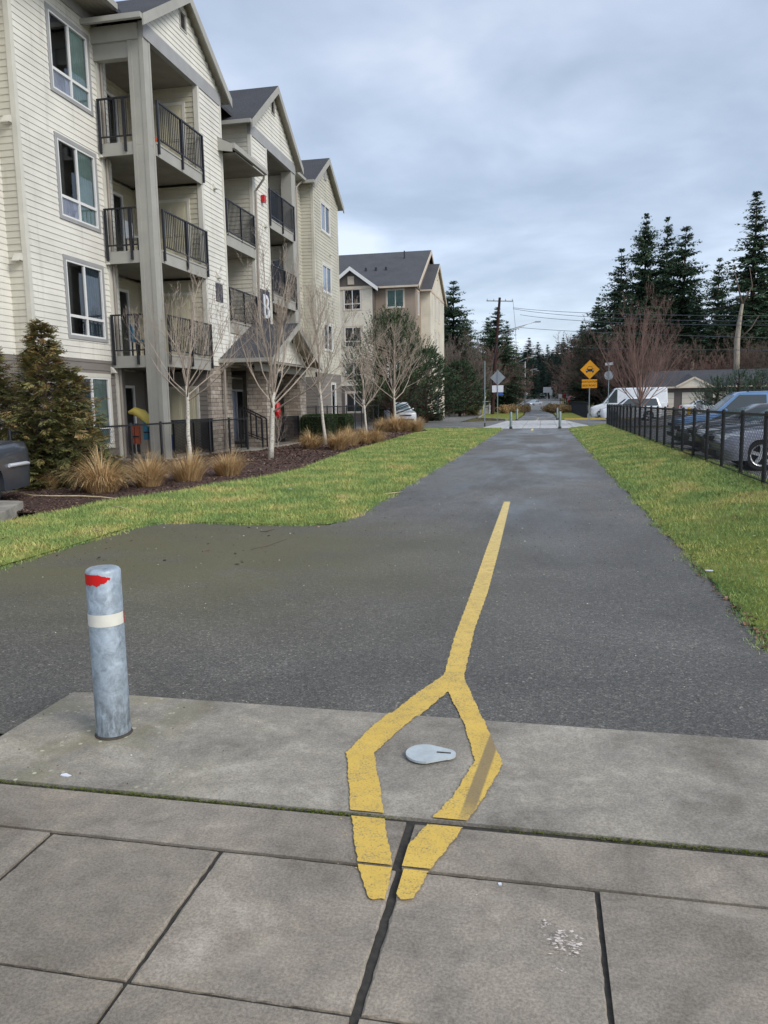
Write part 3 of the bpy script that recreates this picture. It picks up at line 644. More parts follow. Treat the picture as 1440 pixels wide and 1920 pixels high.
def flat_window(root,axis,const,nrm,s0,s1,z0,z1,lower=.5,cur='curtain_teal',trim='trim_gray',tw=.1,split=.5,left='room',low='room',single=False,name='window'):
    """window: trim boards + white frame; panes and curtains are its sub-parts"""
    def B(mb,a,b,zA,zB,o0,o1):
        if axis=='Y': mb.box(min(const+nrm*o0,const+nrm*o1),max(const+nrm*o0,const+nrm*o1),a,b,zA,zB)
        else: mb.box(a,b,min(const+nrm*o0,const+nrm*o1),max(const+nrm*o0,const+nrm*o1),zA,zB)
    f=MB(); fw_=.045
    B(f,s0,s1,z0,z0+fw_,-.05,.026);B(f,s0,s1,z1-fw_,z1,-.05,.026);B(f,s0,s0+fw_,z0+fw_,z1-fw_,-.05,.026);B(f,s1-fw_,s1,z0+fw_,z1-fw_,-.05,.026)
    sm=s0+(s1-s0)*split
    if not single: B(f,sm-.03,sm+.03,z0+fw_,z1-fw_,-.05,.022)
    if lower: B(f,s0+fw_,s1-fw_,z0+lower-.035,z0+lower+.035,-.05,.02)
    win=f.build(name,M['vinyl'],root)
    t=MB(); B(t,s0-tw,s1+tw,z1,z1+tw*1.1,-.02,.034);B(t,s0-tw,s1+tw,z0-tw*.9,z0,-.02,.036);B(t,s0-tw,s0,z0,z1,-.02,.03);B(t,s1,s1+tw,z0,z1,-.02,.03)
    t.build('window_trim',M[trim],win)
    def Q(a,zA,o): return (const+nrm*o,a,zA) if axis=='Y' else (a,const+nrm*o,zA)
    g_=MB(); q=[Q(s0+fw_,z0+fw_,-.02),Q(s1-fw_,z0+fw_,-.02),Q(s1-fw_,z1-fw_,-.02),Q(s0+fw_,z1-fw_,-.02)]
    if (nrm<0)==(axis=='Y'): q=q[::-1]
    g_.poly(q); g_.build('pane',M['glass'],win)
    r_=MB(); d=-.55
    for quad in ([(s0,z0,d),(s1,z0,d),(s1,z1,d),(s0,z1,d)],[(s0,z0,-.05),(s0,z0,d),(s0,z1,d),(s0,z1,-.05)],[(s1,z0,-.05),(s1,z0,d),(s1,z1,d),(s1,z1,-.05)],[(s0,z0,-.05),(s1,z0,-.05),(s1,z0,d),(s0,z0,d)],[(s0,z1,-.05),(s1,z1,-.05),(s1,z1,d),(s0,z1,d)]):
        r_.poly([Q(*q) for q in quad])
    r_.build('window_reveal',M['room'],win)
    def curt(a,b,zA,zB,mat,o=-.045):
        c=MB(); n=max(4,int((b-a)/.05))
        for i in range(n):
            u,v=a+(b-a)*i/n,a+(b-a)*(i+1)/n; o1=o-.018*(i%2); o2=o-.018*((i+1)%2)
            c.poly([Q(u,zA,o1),Q(v,zA,o2),Q(v,zB,o2),Q(u,zB,o1)])
        c.build('curtain',M[mat],win)
    if cur: curt(sm,s1-.1*(s1-sm),z0+(lower or 0),z1,cur)
    if cur and lower: curt(sm,s1,z0,z0+lower,cur,-.05)
    if left!='room': curt(s0,sm,z0+(lower or 0),z1,left)
    if low!='room': curt(s0,sm,z0,z0+lower,low,-.04)
    return win
def railing(root,pts,z0,z1,sp=.11,posts=None,drop=.3,name='railing'):
    mb=MB(); a,b=Vector(pts[0]),Vector(pts[1]); L=(b-a).length; d=(b-a)/L
    mb.bar((a.x,a.y,z1),(b.x,b.y,z1),.055,.04); mb.bar((a.x,a.y,z0+.1),(b.x,b.y,z0+.1),.04,.035)
    n=int(L/sp)
    for i in range(1,n): p=a+d*(L*i/n); mb.bar((p.x,p.y,z0+.1),(p.x,p.y,z1-.02),.018,.018,(1,0,0))
    for t in (posts if posts is not None else (0.03,.5,.97)):
        p=a+d*(L*t); mb.bar((p.x,p.y,z0-drop),(p.x,p.y,z1+.02),.06,.06,(1,0,0))
    return mb.build(name,M['iron'],root)
def gable_roof(root,xf,xb,y0,y1,ze,zr,mat='roof',name='gable_roof',ov=.0,t=.14,trim='trim',axis='x',rake_w=.24):
    """ridge along x, gable faces +x (xf)"""
    ym=(y0+y1)/2; m=MB()
    for ya in (y0,y1):
        m.poly([(xf,ya,ze),(xb,ya,ze),(xb,ym,zr),(xf,ym,zr)]); 
    m.poly([(xf,y0,ze-.03),(xf,ym,zr-.03),(xf,ym,zr),(xf,y0,ze)]); m.poly([(xf,y1,ze-.03),(xf,ym,zr-.03),(xf,ym,zr),(xf,y1,ze)])
    r=m.build(name,M[mat],root)
    s=MB()
    for ya in (y0,y1): s.poly([(xf-.02,ya,ze-.1),(xb,ya,ze-.1),(xb,ym,zr-.1),(xf-.02,ym,zr-.1)])
    s.build('soffit',M['soffit'],r)
    b=MB(); sl=(zr-ze)/abs(ym-y0)
    for ya in (y0,y1):
        A=[(ya,ze-.01),(ym,zr-.01),(ym,zr-.01-rake_w*1.18),(ya,ze-.01-rake_w*1.18)]
        n=len(b.v); b.v+=[(xf+.015,p[0],p[1]) for p in A]+[(xf-.03,p[0],p[1]) for p in A]
        b.f+=[(n,n+1,n+2,n+3),(n+4,n+5,n+6,n+7),(n,n+1,n+5,n+4),(n+3,n+2,n+6,n+7),(n,n+3,n+7,n+4)]
    b.build('rake_board',M[trim],r)
    for ya,sg in ((y0,-1),(y1,1)): MB().box(min(xb,xf)+.0,max(xb,xf)-.03,min(ya,ya+sg*.1),max(ya,ya+sg*.1),ze-.13,ze+.0).build('gutter',M[trim],r)
    return r
def tube_part(root,name,mat,pts,r,n=6,smooth=True): return MB().tube(pts,r,n).build(name,M[mat],root,smooth,40)
def vent_hood(root,x,y,z,s=.14):
    m=MB(); m.box(x,x+.02,y-s/2,y+s/2,z-.02,z+s*1.2); n=len(m.v)
    m.v+=[(x+.02,y-s/2,z+s*1.1),(x+.02,y+s/2,z+s*1.1),(x+.13,y+s/2,z),(x+.13,y-s/2,z),(x+.02,y-s/2,z),(x+.02,y+s/2,z)]
    m.f+=[(n,n+1,n+2,n+3),(n,n+3,n+4),(n+1,n+5,n+2)]; m.build('vent_hood',M['trim_tan'],root)
# ------------------------------------------------------------------ near apartment building
XF,XW,XN,XB_=-10.6,-12.1,-12.6,-12.95
FL=[3.05,5.92,8.78]; BELT=2.88
A=thing('apartment_building','long cream sided apartment building with three gables, balconies and a dark B sign','apartment building',(-12.5,28,0))
# nearest wall stretches at the left edge of the photo
mb=MB(); side_panel(mb,'Y',XN,1,4,16.9,BELT,12.1); mb.build('siding_wall',M['cream'],A)
mb=MB(); side_panel(mb,'Y',XN,1,4,16.9,0,BELT); mb.build('lower_wall',M['taupe'],A)
mb=MB(); side_panel(mb,'X',16.9,-1,XN,XW-.1,BELT,12.1); mb.build('return_wall',M['tan'],A)
mb=MB(); side_panel(mb,'X',16.9,-1,XN,XW,0,BELT); mb.build('lower_return_wall',M['taupe'],A)
MB().box(XW-.1,XW+.03,16.87,17.0,BELT,12.1).build('corner_trim',M['trim_tan'],A)
wz=[(.52,2.4),(3.47,5.37),(6.45,8.33),(9.5,11.33)]
ops=[(18.42,20.08,a,b) for a,b in wz]
mb=MB(); side_panel(mb,'Y',XW,1,17.0,20.95,BELT,12.05,ops); mb.build('siding_wall',M['cream'],A)
mb=MB(); side_panel(mb,'Y',XW,1,16.9,20.95,0,BELT,ops,course=.2); mb.build('lower_wall',M['taupe'],A)
for k,(a,b) in enumerate(wz):
    flat_window(A,'Y',XW,1,18.42,20.08,a,b,lower=.5,cur=['curtain_teal','curtain_dark','curtain_teal','curtain_teal'][k],left='room' if k else 'curtain_dark',low='curtain_white' if k>1 else 'room',trim='trim_gray' if k else 'trim_tan')
MB().box(XW+.02,XW+.045,17.0,20.95,11.78,12.06).build('frieze_board',M['trim_gray'],A)
MB().box(-12.0,-11.95,16.9,17.0,0,.1).build('corner_trim',M['trim'],A)
for y,z in ((20.4,8.4),(20.4,5.55),(20.3,2.55)): vent_hood(A,XW+.01,y,z)
for z in (8.15,5.05): 
    m=MB(); m.box(-12.42,-12.2,16.72,16.89,z,z+.02); n=len(m.v); m.v+=[(-12.42,16.88,z+.2),(-12.2,16.88,z+.2),(-12.2,16.74,z),(-12.42,16.74,z),(-12.42,16.88,z),(-12.2,16.88,z)]; m.f+=[(n,n+1,n+2,n+3),(n,n+3,n+4),(n+1,n+5,n+2)]; m.build('vent_hood',M['trim_tan'],A)
# main roof
m=MB(); m.poly([(-11.25,3.5,12.12),(-11.25,41,12.12),(-19,41,16.6),(-19,3.5,16.6)]); m.poly([(-11.25,3.5,12.0),(-11.25,41,12.0),(-11.25,41,12.12),(-11.25,3.5,12.12)]); m.poly([(-19,41,16.6),(-19,3.5,16.6),(-27,3.5,12.1),(-27,41,12.1)])
mr=m.build('main_roof',M['roof'],A)
m=MB(); 
for i in range(10): x=-12.1+i*.085; m.box(x,x+.078,3.5,20.6,12.05,12.07)
m.build('soffit',M['soffit'],mr)
MB().box(-11.28,-11.15,3.5,20.15,11.98,12.13).build('gutter',M['trim'],mr)
# rear mass so the block stays solid from the side
m=MB(); m.box(-26,-13.4,4,40.3,0,12.05); m.build('rear_wall',M['tan'],A)
# ---- bay 1
def bay(y0,y1,oy0,oy1,pil,gz,pillar_w,side0,label_r):
    top=11.35
    # gable wall
    ym=(y0+y1)/2; half=(y1-y0)/2+.42; ze=11.72; zr=gz
    sl=(zr-ze)/half
    def rf(z):
        hw=(zr-.22-z)/sl; return (max(y0,ym-hw),min(y1,ym+hw))
    mb=MB(); vy=ym; side_panel(mb,'Y',XF,1,y0,y1,11.75,zr-.25,[(vy-.22,vy+.22,zr-1.05,zr-.5)],rngf=rf); mb.build('gable_wall',M['cream'],A)
    v=MB(); v.box(XF-.02,XF+.03,vy-.22,vy+.22,zr-1.05,zr-1.0); v.box(XF-.02,XF+.03,vy-.22,vy+.22,zr-.55,zr-.5); v.box(XF-.02,XF+.03,vy-.22,vy-.17,zr-1.0,zr-.55); v.box(XF-.02,XF+.03,vy+.17,vy+.22,zr-1.0,zr-.55)
    gv=v.build('gable_vent',M['trim'],A); l=MB()
    for i in range(8): zz=zr-1.0+i*.056; l.poly([(XF+.01,vy-.17,zz),(XF+.01,vy+.17,zz),(XF-.03,vy+.17,zz+.05),(XF-.03,vy-.17,zz+.05)])
    l.build('louvre',M['trim_gray'],gv)
    MB().box(XF-.12,XF+.035,y0,y1+.02,11.35,11.75).build('band_board',M['trim_gray'],A)
    gable_roof(A,XF+.27,-17.5,ym-half,ym+half,ze,zr)
bay(20.35,25.4,20.7,23.65,None,13.62,.4,True,'')
PILLARX=-11.03
m=MB(); m.box(PILLARX,XF,20.35,20.72,0,11.35); m.box(PILLARX-.012,PILLARX+.1,20.335,20.35,0,11.35); m.box(XF-.11,XF+.012,20.335,20.35,0,11.35); m.box(XF,XF+.012,20.35,20.42,0,11.35); m.box(XF,XF+.012,20.65,20.735,0,11.35)
for z in (2.9,5.8,8.65): m.box(PILLARX-.004,XF+.004,20.346,20.724,z,z+.01)
m.build('pillar',M['trim'],A)
# side beam + slab edges
m=MB(); m.box(XW,PILLARX,20.38,20.6,10.9,11.7); m.box(XW,XF-.12,20.3,20.38,11.3,11.7); m.build('side_beam',M['trim'],A)
mb=MB(); ops1=[]; side_panel(mb,'Y',XF,1,23.75,25.3,BELT,11.35); mb.build('siding_wall',M['cream'],A)
m=MB(); m.box(XF-.12,XF+.03,23.62,23.75,BELT,11.35); m.build('corner_trim',M['trim_tan'],A)
m=MB(); m.box(XF-.08,XF+.03,25.3,25.42,BELT,11.35); m.build('corner_trim',M['trim_tan'],A)
MB().box(XF-.35,XF,23.65,25.42,.0,BELT).build('stone_wall',M['stone'],A)
vent_hood(A,XF+.01,24.6,8.55); vent_hood(A,XF+.01,24.6,5.75)
MB().box(XF+.0,XF+.035,24.38,24.92,5.0,5.58).build('wall_plaque',M['sign_b'],A)
def patio_door(y0,y1,z0,x=XB_,cur='curtain_teal'):
    m=MB(); m.box(x-.02,x+.05,y0,y0+.07,z0,z0+2.1);m.box(x-.02,x+.05,y1-.07,y1,z0,z0+2.1);m.box(x-.02,x+.05,y0,y1,z0+2.1,z0+2.18);m.box(x-.02,x+.04,(y0+y1)/2-.03,(y0+y1)/2+.03,z0,z0+2.1)
    d=m.build('patio_door',M['vinyl'],A); MB().poly([(x+.01,y0+.07,z0),(x+.01,y1-.07,z0),(x+.01,y1-.07,z0+2.1),(x+.01,y0+.07,z0+2.1)]).build('pane',M['glass'],d)
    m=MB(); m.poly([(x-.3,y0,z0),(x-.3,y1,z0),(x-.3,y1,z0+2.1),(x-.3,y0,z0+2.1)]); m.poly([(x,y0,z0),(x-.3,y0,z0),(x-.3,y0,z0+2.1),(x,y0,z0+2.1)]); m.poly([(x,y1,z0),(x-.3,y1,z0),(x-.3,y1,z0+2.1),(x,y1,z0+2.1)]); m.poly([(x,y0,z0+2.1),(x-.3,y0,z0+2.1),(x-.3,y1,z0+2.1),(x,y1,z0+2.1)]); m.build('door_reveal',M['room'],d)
    if cur:
        c=MB(); n=14
        for i in range(n): u,v=y0+.1+(y1-y0)*.5*i/n,y0+.1+(y1-y0)*.5*(i+1)/n; c.poly([(x-.04-.02*(i%2),u,z0),(x-.04-.02*((i+1)%2),v,z0),(x-.04-.02*((i+1)%2),v,z0+2.08),(x-.04-.02*(i%2),u,z0+2.08)])
        c.build('curtain',M[cur],d)
def closet_door(x0,x1,y,z0):
    m=MB(); m.box(x0,x1,y-.02,y+.01,z0,z0+2.05)
    for a,b in ((.08,.44),(.56,.92)):
        for za,zb in ((.15,.85),(1.0,1.9)):
            xa,xb=x0+(x1-x0)*a,x0+(x1-x0)*b; m.box(xa,xb,y-.032,y-.02,z0+za,z0+zb); m.box(xa+.05,xb-.05,y-.04,y-.032,z0+za+.05,z0+zb-.05)
    d=m.build('closet_door',M['door'],A); t=MB(); t.box(x0-.09,x0,y-.03,y+.01,z0,z0+2.14); t.box(x1,x1+.09,y-.03,y+.01,z0,z0+2.14); t.box(x0,x1,y-.03,y+.01,z0+2.05,z0+2.14); t.build('door_trim',M['trim_tan'],d)
levels=[.08]+FL
for k,z in enumerate(levels):
    zt=(FL[k]-.35) if k<3 else 11.36
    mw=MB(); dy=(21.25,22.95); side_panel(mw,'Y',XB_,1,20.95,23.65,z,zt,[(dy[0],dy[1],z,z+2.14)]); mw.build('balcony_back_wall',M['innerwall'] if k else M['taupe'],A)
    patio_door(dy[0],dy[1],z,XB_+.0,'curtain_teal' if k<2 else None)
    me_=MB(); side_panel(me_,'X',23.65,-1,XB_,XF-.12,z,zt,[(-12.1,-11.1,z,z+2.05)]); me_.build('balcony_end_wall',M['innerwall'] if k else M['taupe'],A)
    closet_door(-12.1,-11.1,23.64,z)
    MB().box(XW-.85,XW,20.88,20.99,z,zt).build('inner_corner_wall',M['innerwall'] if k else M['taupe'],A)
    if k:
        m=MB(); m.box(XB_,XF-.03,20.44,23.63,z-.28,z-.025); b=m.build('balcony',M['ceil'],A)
        f=MB(); f.box(XF,XF+.05,20.72,23.64,z-.34,z-.03); f.box(XW,PILLARX,20.36,20.42,z-.36,z-.03); f.box(XF+.0,XF+.07,20.72,23.64,z-.03,z+.02); f.build('fascia_board',M['trim'],b)
        rl=railing(A,[(XF+.09,20.76,0),(XF+.09,23.72,0)],z+.02,z+1.1,posts=(.012,.5,.985))
        rl=railing(A,[(XW+.06,20.32,0),(PILLARX-.03,20.32,0)],z+.02,z+1.1,posts=(.04,.8))
    else: railing(A,[(XF+.02,20.8,0),(XF+.02,23.62,0)],.1,1.16,sp=.07,drop=.05)
MB().box(XB_,XF-.12,20.42,23.65,11.36,11.42).build('balcony_ceiling',M['ceil'],A)
tube_part(A,'downspout','downspout',[(XW+.09,20.6,11.7),(XW+.09,20.6,.1)],.045)
m=MB().box(XW+.0,XW+.05,20.45,20.6,0,11.9); m.build('corner_trim',M['trim_tan'],A)
# ---- stair tower between bay 1 and bay 2 (half-storey landings)
m=MB(); 
land=[4.42,7.32]
for z in land:
    m=MB(); m.box(XB_,XF,25.42,28.1,z-.32,z-.04); lb=m.build('landing',M['ceil'],A); f=MB(); f.box(XF,XF+.05,25.43,28.08,z-.36,z-.0); f.box(XF+.0,XF+.08,25.43,28.08,z-.0,z+.04); f.build('fascia_board',M['trim'],lb)
    railing(A,[(XF+.05,25.46,0),(XF+.05,28.06,0)],z+.02,z+1.15,posts=(.012,.5,.985),drop=.05)
mb=MB(); side_panel(mb,'Y',XF,1,25.42,28.1,BELT,4.05); mb.build('siding_wall',M['cream'],A)
mb=MB(); side_panel(mb,'Y',XB_,1,25.4,28.1,0,12); mb.build('stair_back_wall',M['innerwall'],A)
mb=MB(); side_panel(mb,'X',28.1,-1,XB_,XF-.1,2.9,11.75); mb.build('stair_side_wall',M['tan'],A)
mb=MB(); side_panel(mb,'X',25.42,1,XB_,XF-.1,2.9,11.75); mb.build('stair_side_wall',M['tan'],A)
# shed roof
m=MB(); xs,xe=-10.12,-12.1; m.poly([(xs,25.1,10.1),(xs,28.25,10.1),(xe,28.25,11.0),(xe,25.1,11.0)]); m.poly([(xs,25.1,10.1),(xe,25.1,11.0),(xe,25.1,10.94),(xs,25.1,10.04)]); sr=m.build('shed_roof',M['roof'],A)
m=MB(); m.box(xs,xs+.11,25.1,28.25,9.93,10.09); m.build('gutter',M['trim'],sr)
m=MB(); n=len(m.v); m.v+=[(xs+.02,25.08,9.82),(XF,25.08,9.9),(XF,25.08,10.3),(xs+.02,25.08,10.07),(xs+.02,25.12,9.82),(XF,25.12,9.9),(XF,25.12,10.3),(xs+.02,25.12,10.07)]; m.f+=[(0,1,2,3),(4,5,6,7),(0,1,5,4),(2,3,7,6),(0,3,7,4)]; m.build('rake_board',M['trim'],sr)
m=MB(); m.box(XB_,xs,25.42,28.1,9.86,9.9); m.build('soffit',M['ceil'],sr)
MB().box(-12.1,-12.05,25.4,28.1,9.9,12.1).build('siding_wall',M['tan'],A)
tube_part(A,'downspout','downspout',[(xs+.02,28.1,9.9),(xs-.02,28.1,9.75),(XF+.1,28.2,9.4),(XF+.08,28.2,3.2)],.045)
# ---- bay 2
bay(28.1,33.3,29.75,32.75,None,13.95,.5,False,'')
ysg=(28.55,29.35)
mb=MB(); side_panel(mb,'Y',XF,1,28.22,29.65,BELT,11.35); mb.build('siding_wall',M['cream'],A)
m=MB(); m.box(XF-.1,XF+.03,28.08,28.22,BELT,11.35); m.build('corner_trim',M['trim_tan'],A)
m=MB(); m.box(XF-.12,XF+.03,29.65,29.78,BELT,11.35); m.build('corner_trim',M['trim_tan'],A)
m=MB(); m.box(-11.05,XF,32.75,33.3,0,11.35); m.box(XF,XF+.012,32.75,32.83,0,11.35); m.box(XF,XF+.012,33.2,33.31,0,11.35); m.build('pillar',M['trim'],A)
for k,z in enumerate(levels):
    zt=(FL[k]-.35) if k<3 else 11.36
    mw=MB(); side_panel(mw,'Y',XB_,1,29.7,33.3,z,zt,[(30.6,32.3,z,z+2.14)]); mw.build('balcony_back_wall',M['innerwall'] if k else M['taupe'],A); patio_door(30.6,32.3,z,XB_,'curtain_white')
    me_=MB(); side_panel(me_,'X',33.2,-1,XB_,-11.05,z,zt,[(-11.75,-11.3,z+.5,z+1.95)]); me_.build('balcony_end_wall',M['cream'] if k else M['taupe'],A)
    flat_window(A,'X',33.2,-1,-11.75,-11.3,z+.5,z+1.95,lower=0,single=True,cur='curtain_white',split=0,trim='trim_tan',tw=.07)
    if k:
        m=MB(); m.box(XB_,XF-.03,29.7,33.18,z-.28,z-.025); b=m.build('balcony',M['ceil'],A)
        f=MB(); f.box(XF,XF+.05,29.75,32.75,z-.34,z-.03); f.box(XF+.0,XF+.07,29.75,32.75,z-.03,z+.02); f.build('fascia_board',M['trim'],b)
        railing(A,[(XF+.09,29.72,0),(XF+.09,32.78,0)],z+.02,z+1.1,posts=(.012,.5,.985))
MB().box(XB_,XF-.12,29.7,33.2,11.36,11.42).build('balcony_ceiling',M['ceil'],A)
sb=MB().box(XF+.02,XF+.055,28.5,29.45,4.62,5.95).build('sign_panel',M['sign_b'],A)
text('B',1.25,M['sign_white'],'letter_sign',A,(XF+.075,28.98,5.28),Matrix(((0,0,1),(1,0,0),(0,1,0))),.015,.012)
MB().box(XF+.03,XF+.16,28.95,29.15,9.2,9.45).build('fire_alarm_bell',M['red'],A)
vent_hood(A,XF+.01,29.3,8.35); vent_hood(A,XF+.01,29.3,6.0)
# ---- recess + bay 3
mb=MB(); side_panel(mb,'Y',-11.2,1,33.3,35.9,BELT,11.75); mb.build('siding_wall',M['olive'],A)
mb=MB(); side_panel(mb,'Y',-11.2,1,33.3,35.9,0,BELT); mb.build('lower_wall',M['taupe'],A)
gw=MB().box(-11.3,-10.75,33.6,35.5,11.68,11.8).build('gutter',M['trim'],A)
tube_part(A,'downspout','downspout',[(-10.9,35.3,11.68),(-11.05,34.9,11.3),(-11.1,34.8,.2)],.05)
mb=MB(); side_panel(mb,'X',35.9,-1,-11.2,XF-.1,BELT,11.75); mb.build('return_wall',M['olive'],A)
mb=MB(); side_panel(mb,'X',35.9,-1,-11.2,XF,0,BELT); mb.build('lower_return_wall',M['taupe'],A)
o3=[(37.22,38.75,a,b) for a,b in ((9.92,11.2),(7.06,8.32),(4.25,5.5))]
mb=MB(); side_panel(mb,'Y',XF,1,36.0,40.2,3.1,11.75,o3); mb.build('siding_wall',M['olive'],A)
mb=MB(); side_panel(mb,'Y',XF,1,35.9,40.3,0,3.1,[(38.3,39.1,.9,2.6)],course=.2); mb.build('lower_wall',M['taupe'],A)
m=MB(); m.box(XF-.1,XF+.03,35.88,36.0,3.1,11.75); m.build('corner_trim',M['tan'],A); m=MB(); m.box(XF-.1,XF+.03,40.2,40.32,3.1,11.75); m.build('corner_trim',M['tan'],A)
for i,(a,b,c,d) in enumerate(o3): flat_window(A,'Y',XF,1,a,b,c,d,lower=0,cur=None,left=['curtain_white','curtain_white','curtain_dark'][i],trim='trim_tan',tw=.09)
flat_window(A,'Y',XF,1,38.3,39.1,.9,2.6,lower=0,cur=None,trim='trim_tan',single=True,tw=.06)
ym=38.1;half=2.62;zr3=13.42
def rf3(z): hw=(zr3-.22-z)/((zr3-11.72)/half); return (max(35.9,ym-hw),min(40.3,ym+hw))
mb=MB(); side_panel(mb,'Y',XF,1,35.9,40.3,11.75,zr3-.25,rngf=rf3); mb.build('gable_wall',M['olive'],A)
MB().box(XF,XF+.04,ym-.2,ym+.2,12.4,12.95).build('gable_vent',M['trim_gray'],A)
gable_roof(A,XF+.27,-17.5,ym-half,ym+half,11.72,zr3); vent_hood(A,XF+.01,38.6,8.95)
mb=MB(); side_panel(mb,'X',40.3,1,-26,XF,0,11.75); mb.build('end_wall',M['tan'],A)
# ---- entry porch
yr=27.4; hp=2.95
pr_=gable_roof(A,-8.75,XF,yr-hp,yr+hp,3.12,4.5,name='porch_roof',rake_w=.2)
def rfp(z): hw=(4.3-z)/((4.5-3.12)/hp); return (yr-hw,yr+hw)
mb=MB(); side_panel(mb,'Y',-9.3,1,25,30,3.1,4.2,rngf=rfp); mb.build('porch_gable_wall',M['cream'],A)
MB().box(-9.55,-9.3,24.9,29.9,2.72,3.08).build('porch_beam',M['trim'],A)
for (xa,xb_,ya,yb) in ((-10.35,-9.62,26.15,26.9),(-10.3,-9.6,30.0,30.75)):
    MB().box(xa,xb_,ya,yb,0,2.9).build('stone_column',M['stone'],A)
mb=MB(); side_panel(mb,'Y',-12.4,1,25.4,29.7,.08,2.95); mb.build('porch_back_wall',M['innerwall'],A)
MB().box(-12.4,-12.34,26.1,27.1,.1,2.2).build('entry_door',M['room'],A)
mb=MB(); side_panel(mb,'X',30.9,-1,-12.4,-10.3,.08,2.95); mb.build('porch_end_wall',M['olive'],A)
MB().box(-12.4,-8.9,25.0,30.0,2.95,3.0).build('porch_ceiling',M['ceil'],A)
MB().box(XF-.35,XF+.02,28.1,29.78,.0,BELT).build('stone_wall',M['stone'],A)
railing(A,[(-9.7,26.95,0),(-9.7,29.98,0)],.1,1.12,sp=.09,drop=.05,posts=(.01,.99))
tube_part(A,'downspout','downspout',[(-10.1,24.55,3.0),(-10.45,24.5,2.8),(-10.5,24.5,.1)],.045)
# handrail of the entry steps
m=MB()
for y in (25.55,26.0):
    m.bar((-10.4,y,1.5),(-9.6,y,1.1),.045); m.bar((-10.4,y,.1),(-10.4,y,1.5),.045,.045,(1,0,0)); m.bar((-9.6,y,.1),(-9.6,y,1.1),.045,.045,(1,0,0)); m.bar((-10.4,y,.65),(-9.6,y,.35),.03)
    for i in range(1,4): x=-10.4+.2*i; m.bar((x,y,.6-.075*i),(x,y,1.5-.1*i),.025,.025,(1,0,0))
m.build('step_handrail',M['iron'],A)
# red cabinet, kayak, bits on the patio and balconies: separate things
tag(MB().lathe([(0,.0),(.13,0),(.14,.03),(.14,.3),(.145,.31),(.14,.32),(.14,.62),(.12,.66),(0,.66)],16,(-9.98,28.2,1.0)).build('extinguisher_cabinet',M['red'],None,True,40),'red round extinguisher cover in the stone entry porch','extinguisher cabinet')
def kayak():
    t=thing('kayak','pale yellow kayak end standing on the ground floor patio','kayak',(-11.6,20.9,.1)); m=MB(); pts=[(-11.95+.0,20.85,1.42),(-11.75,20.83,1.46),(-11.5,20.8,1.36),(-11.3,20.8,1.16),(-11.2,20.8,.9)]; m.tube(pts,[.05,.12,.15,.12,.05],10); m.build('hull',M['kayak'],t,True,50); MB().tube([(-11.7,20.8,1.1),(-11.68,20.8,.2)],.05,6).build('stand',M['plastic'],t); return t
kayak()
def vest(x,z,mat,lab):
    t=thing('life_vest',lab,'life vest',(x,20.75,z)); m=MB()
    for s in (-.09,.09): m.box(x+s-.07,x+s+.07,20.72,20.8,z,z+.55)
    m.build('vest_panel',M[mat],t); MB().box(x-.14,x+.14,20.7,20.715,z+.2,z+.24).build('belt',M['plastic'],t)
vest(-11.75,.5,'vest','rust red life vest hanging under the yellow kayak'); vest(-11.3,.62,'cyan','blue life vest hanging beside the patio pillar')
tag(MB().box(-10.95,-10.75,20.95,21.25,.1,.75).build('storage_bin',M['bin_blue']),'dark blue storage bin behind the patio railing','bin')
def chair_(x,y,z,mat,lab):
    t=thing('balcony_chair',lab,'chair',(x,y,z)); m=MB()
    MB().box(x-.22,x+.22,y-.22,y+.22,z+.4,z+.45).build('seat',M[mat],t); MB().box(x-.22,x-.18,y-.22,y+.22,z+.45,z+.9).build('backrest',M[mat],t)
    for a in (-.19,.19):
        for b in (-.19,.19): MB().box(x+a-.02,x+a+.02,y+b-.02,y+b+.02,z,z+.4).build('leg',M['plastic'],t)
chair_(-11.5,21.0,3.05,'cyan','blue chair on the first balcony above the patio'); chair_(-11.5,21.0,5.92,'vinyl','white chair on the middle balcony beside the tall pillar')
tag(MB().lathe([(0,0),(.13,0),(.16,.2),(.1,.26),(.04,.2)],12,(-10.85,21.2,8.8)).build('plant_pot',M['orange'],None,True,40),'orange pot on the top balcony behind its railing','plant pot')
# ------------------------------------------------------------------ far apartment building
Bf=thing('apartment_building','beige four storey apartment building beyond the first one, white window bays and dark roof','apartment building',(-17,70,0))
YF=65.; 
wins=[(9.35,10.95),(6.3,7.9),(3.55,5.0),(.9,2.6)]
o=[(-16.35,-14.95,a,b) for a,b in wins[:3]]
mb=MB(); side_panel(mb,'X',YF-1.2,-1,-17.7,-13.95,3.1,11.0,o,course=.18); mb.build('siding_wall',M['farcream'],Bf)
mb=MB(); side_panel(mb,'X',YF-1.2,-1,-17.7,-13.95,0,3.1,[(-16.35,-14.95,.9,2.5)],course=.2); mb.build('lower_wall',M['fardark'],Bf)
for i,(a,b) in enumerate(wins): flat_window(Bf,'X',YF-1.2,-1,-16.35,-14.95,a,min(b,2.5) if i==3 else b,lower=.45 if i<3 else 0,cur='curtain_dark' if i<2 else 'curtain_teal',left='curtain_white' if i==2 else 'room',trim='trim_far',tw=.12)
o=[(-13.0,-11.5,a,b) for a,b in wins[:3]]
mb=MB(); side_panel(mb,'X',YF,-1,-13.95,-10.55,3.1,11.1,[(p[0]+.05,p[1]-.05,p[2]+.2,p[3]) for p in o],course=.18,lip=.006); mb.build('siding_wall',M['fartaupe'],Bf)
mb=MB(); side_panel(mb,'X',YF,-1,-13.95,-9.6,0,3.1,course=.2); mb.build('lower_wall',M['fardark'],Bf)
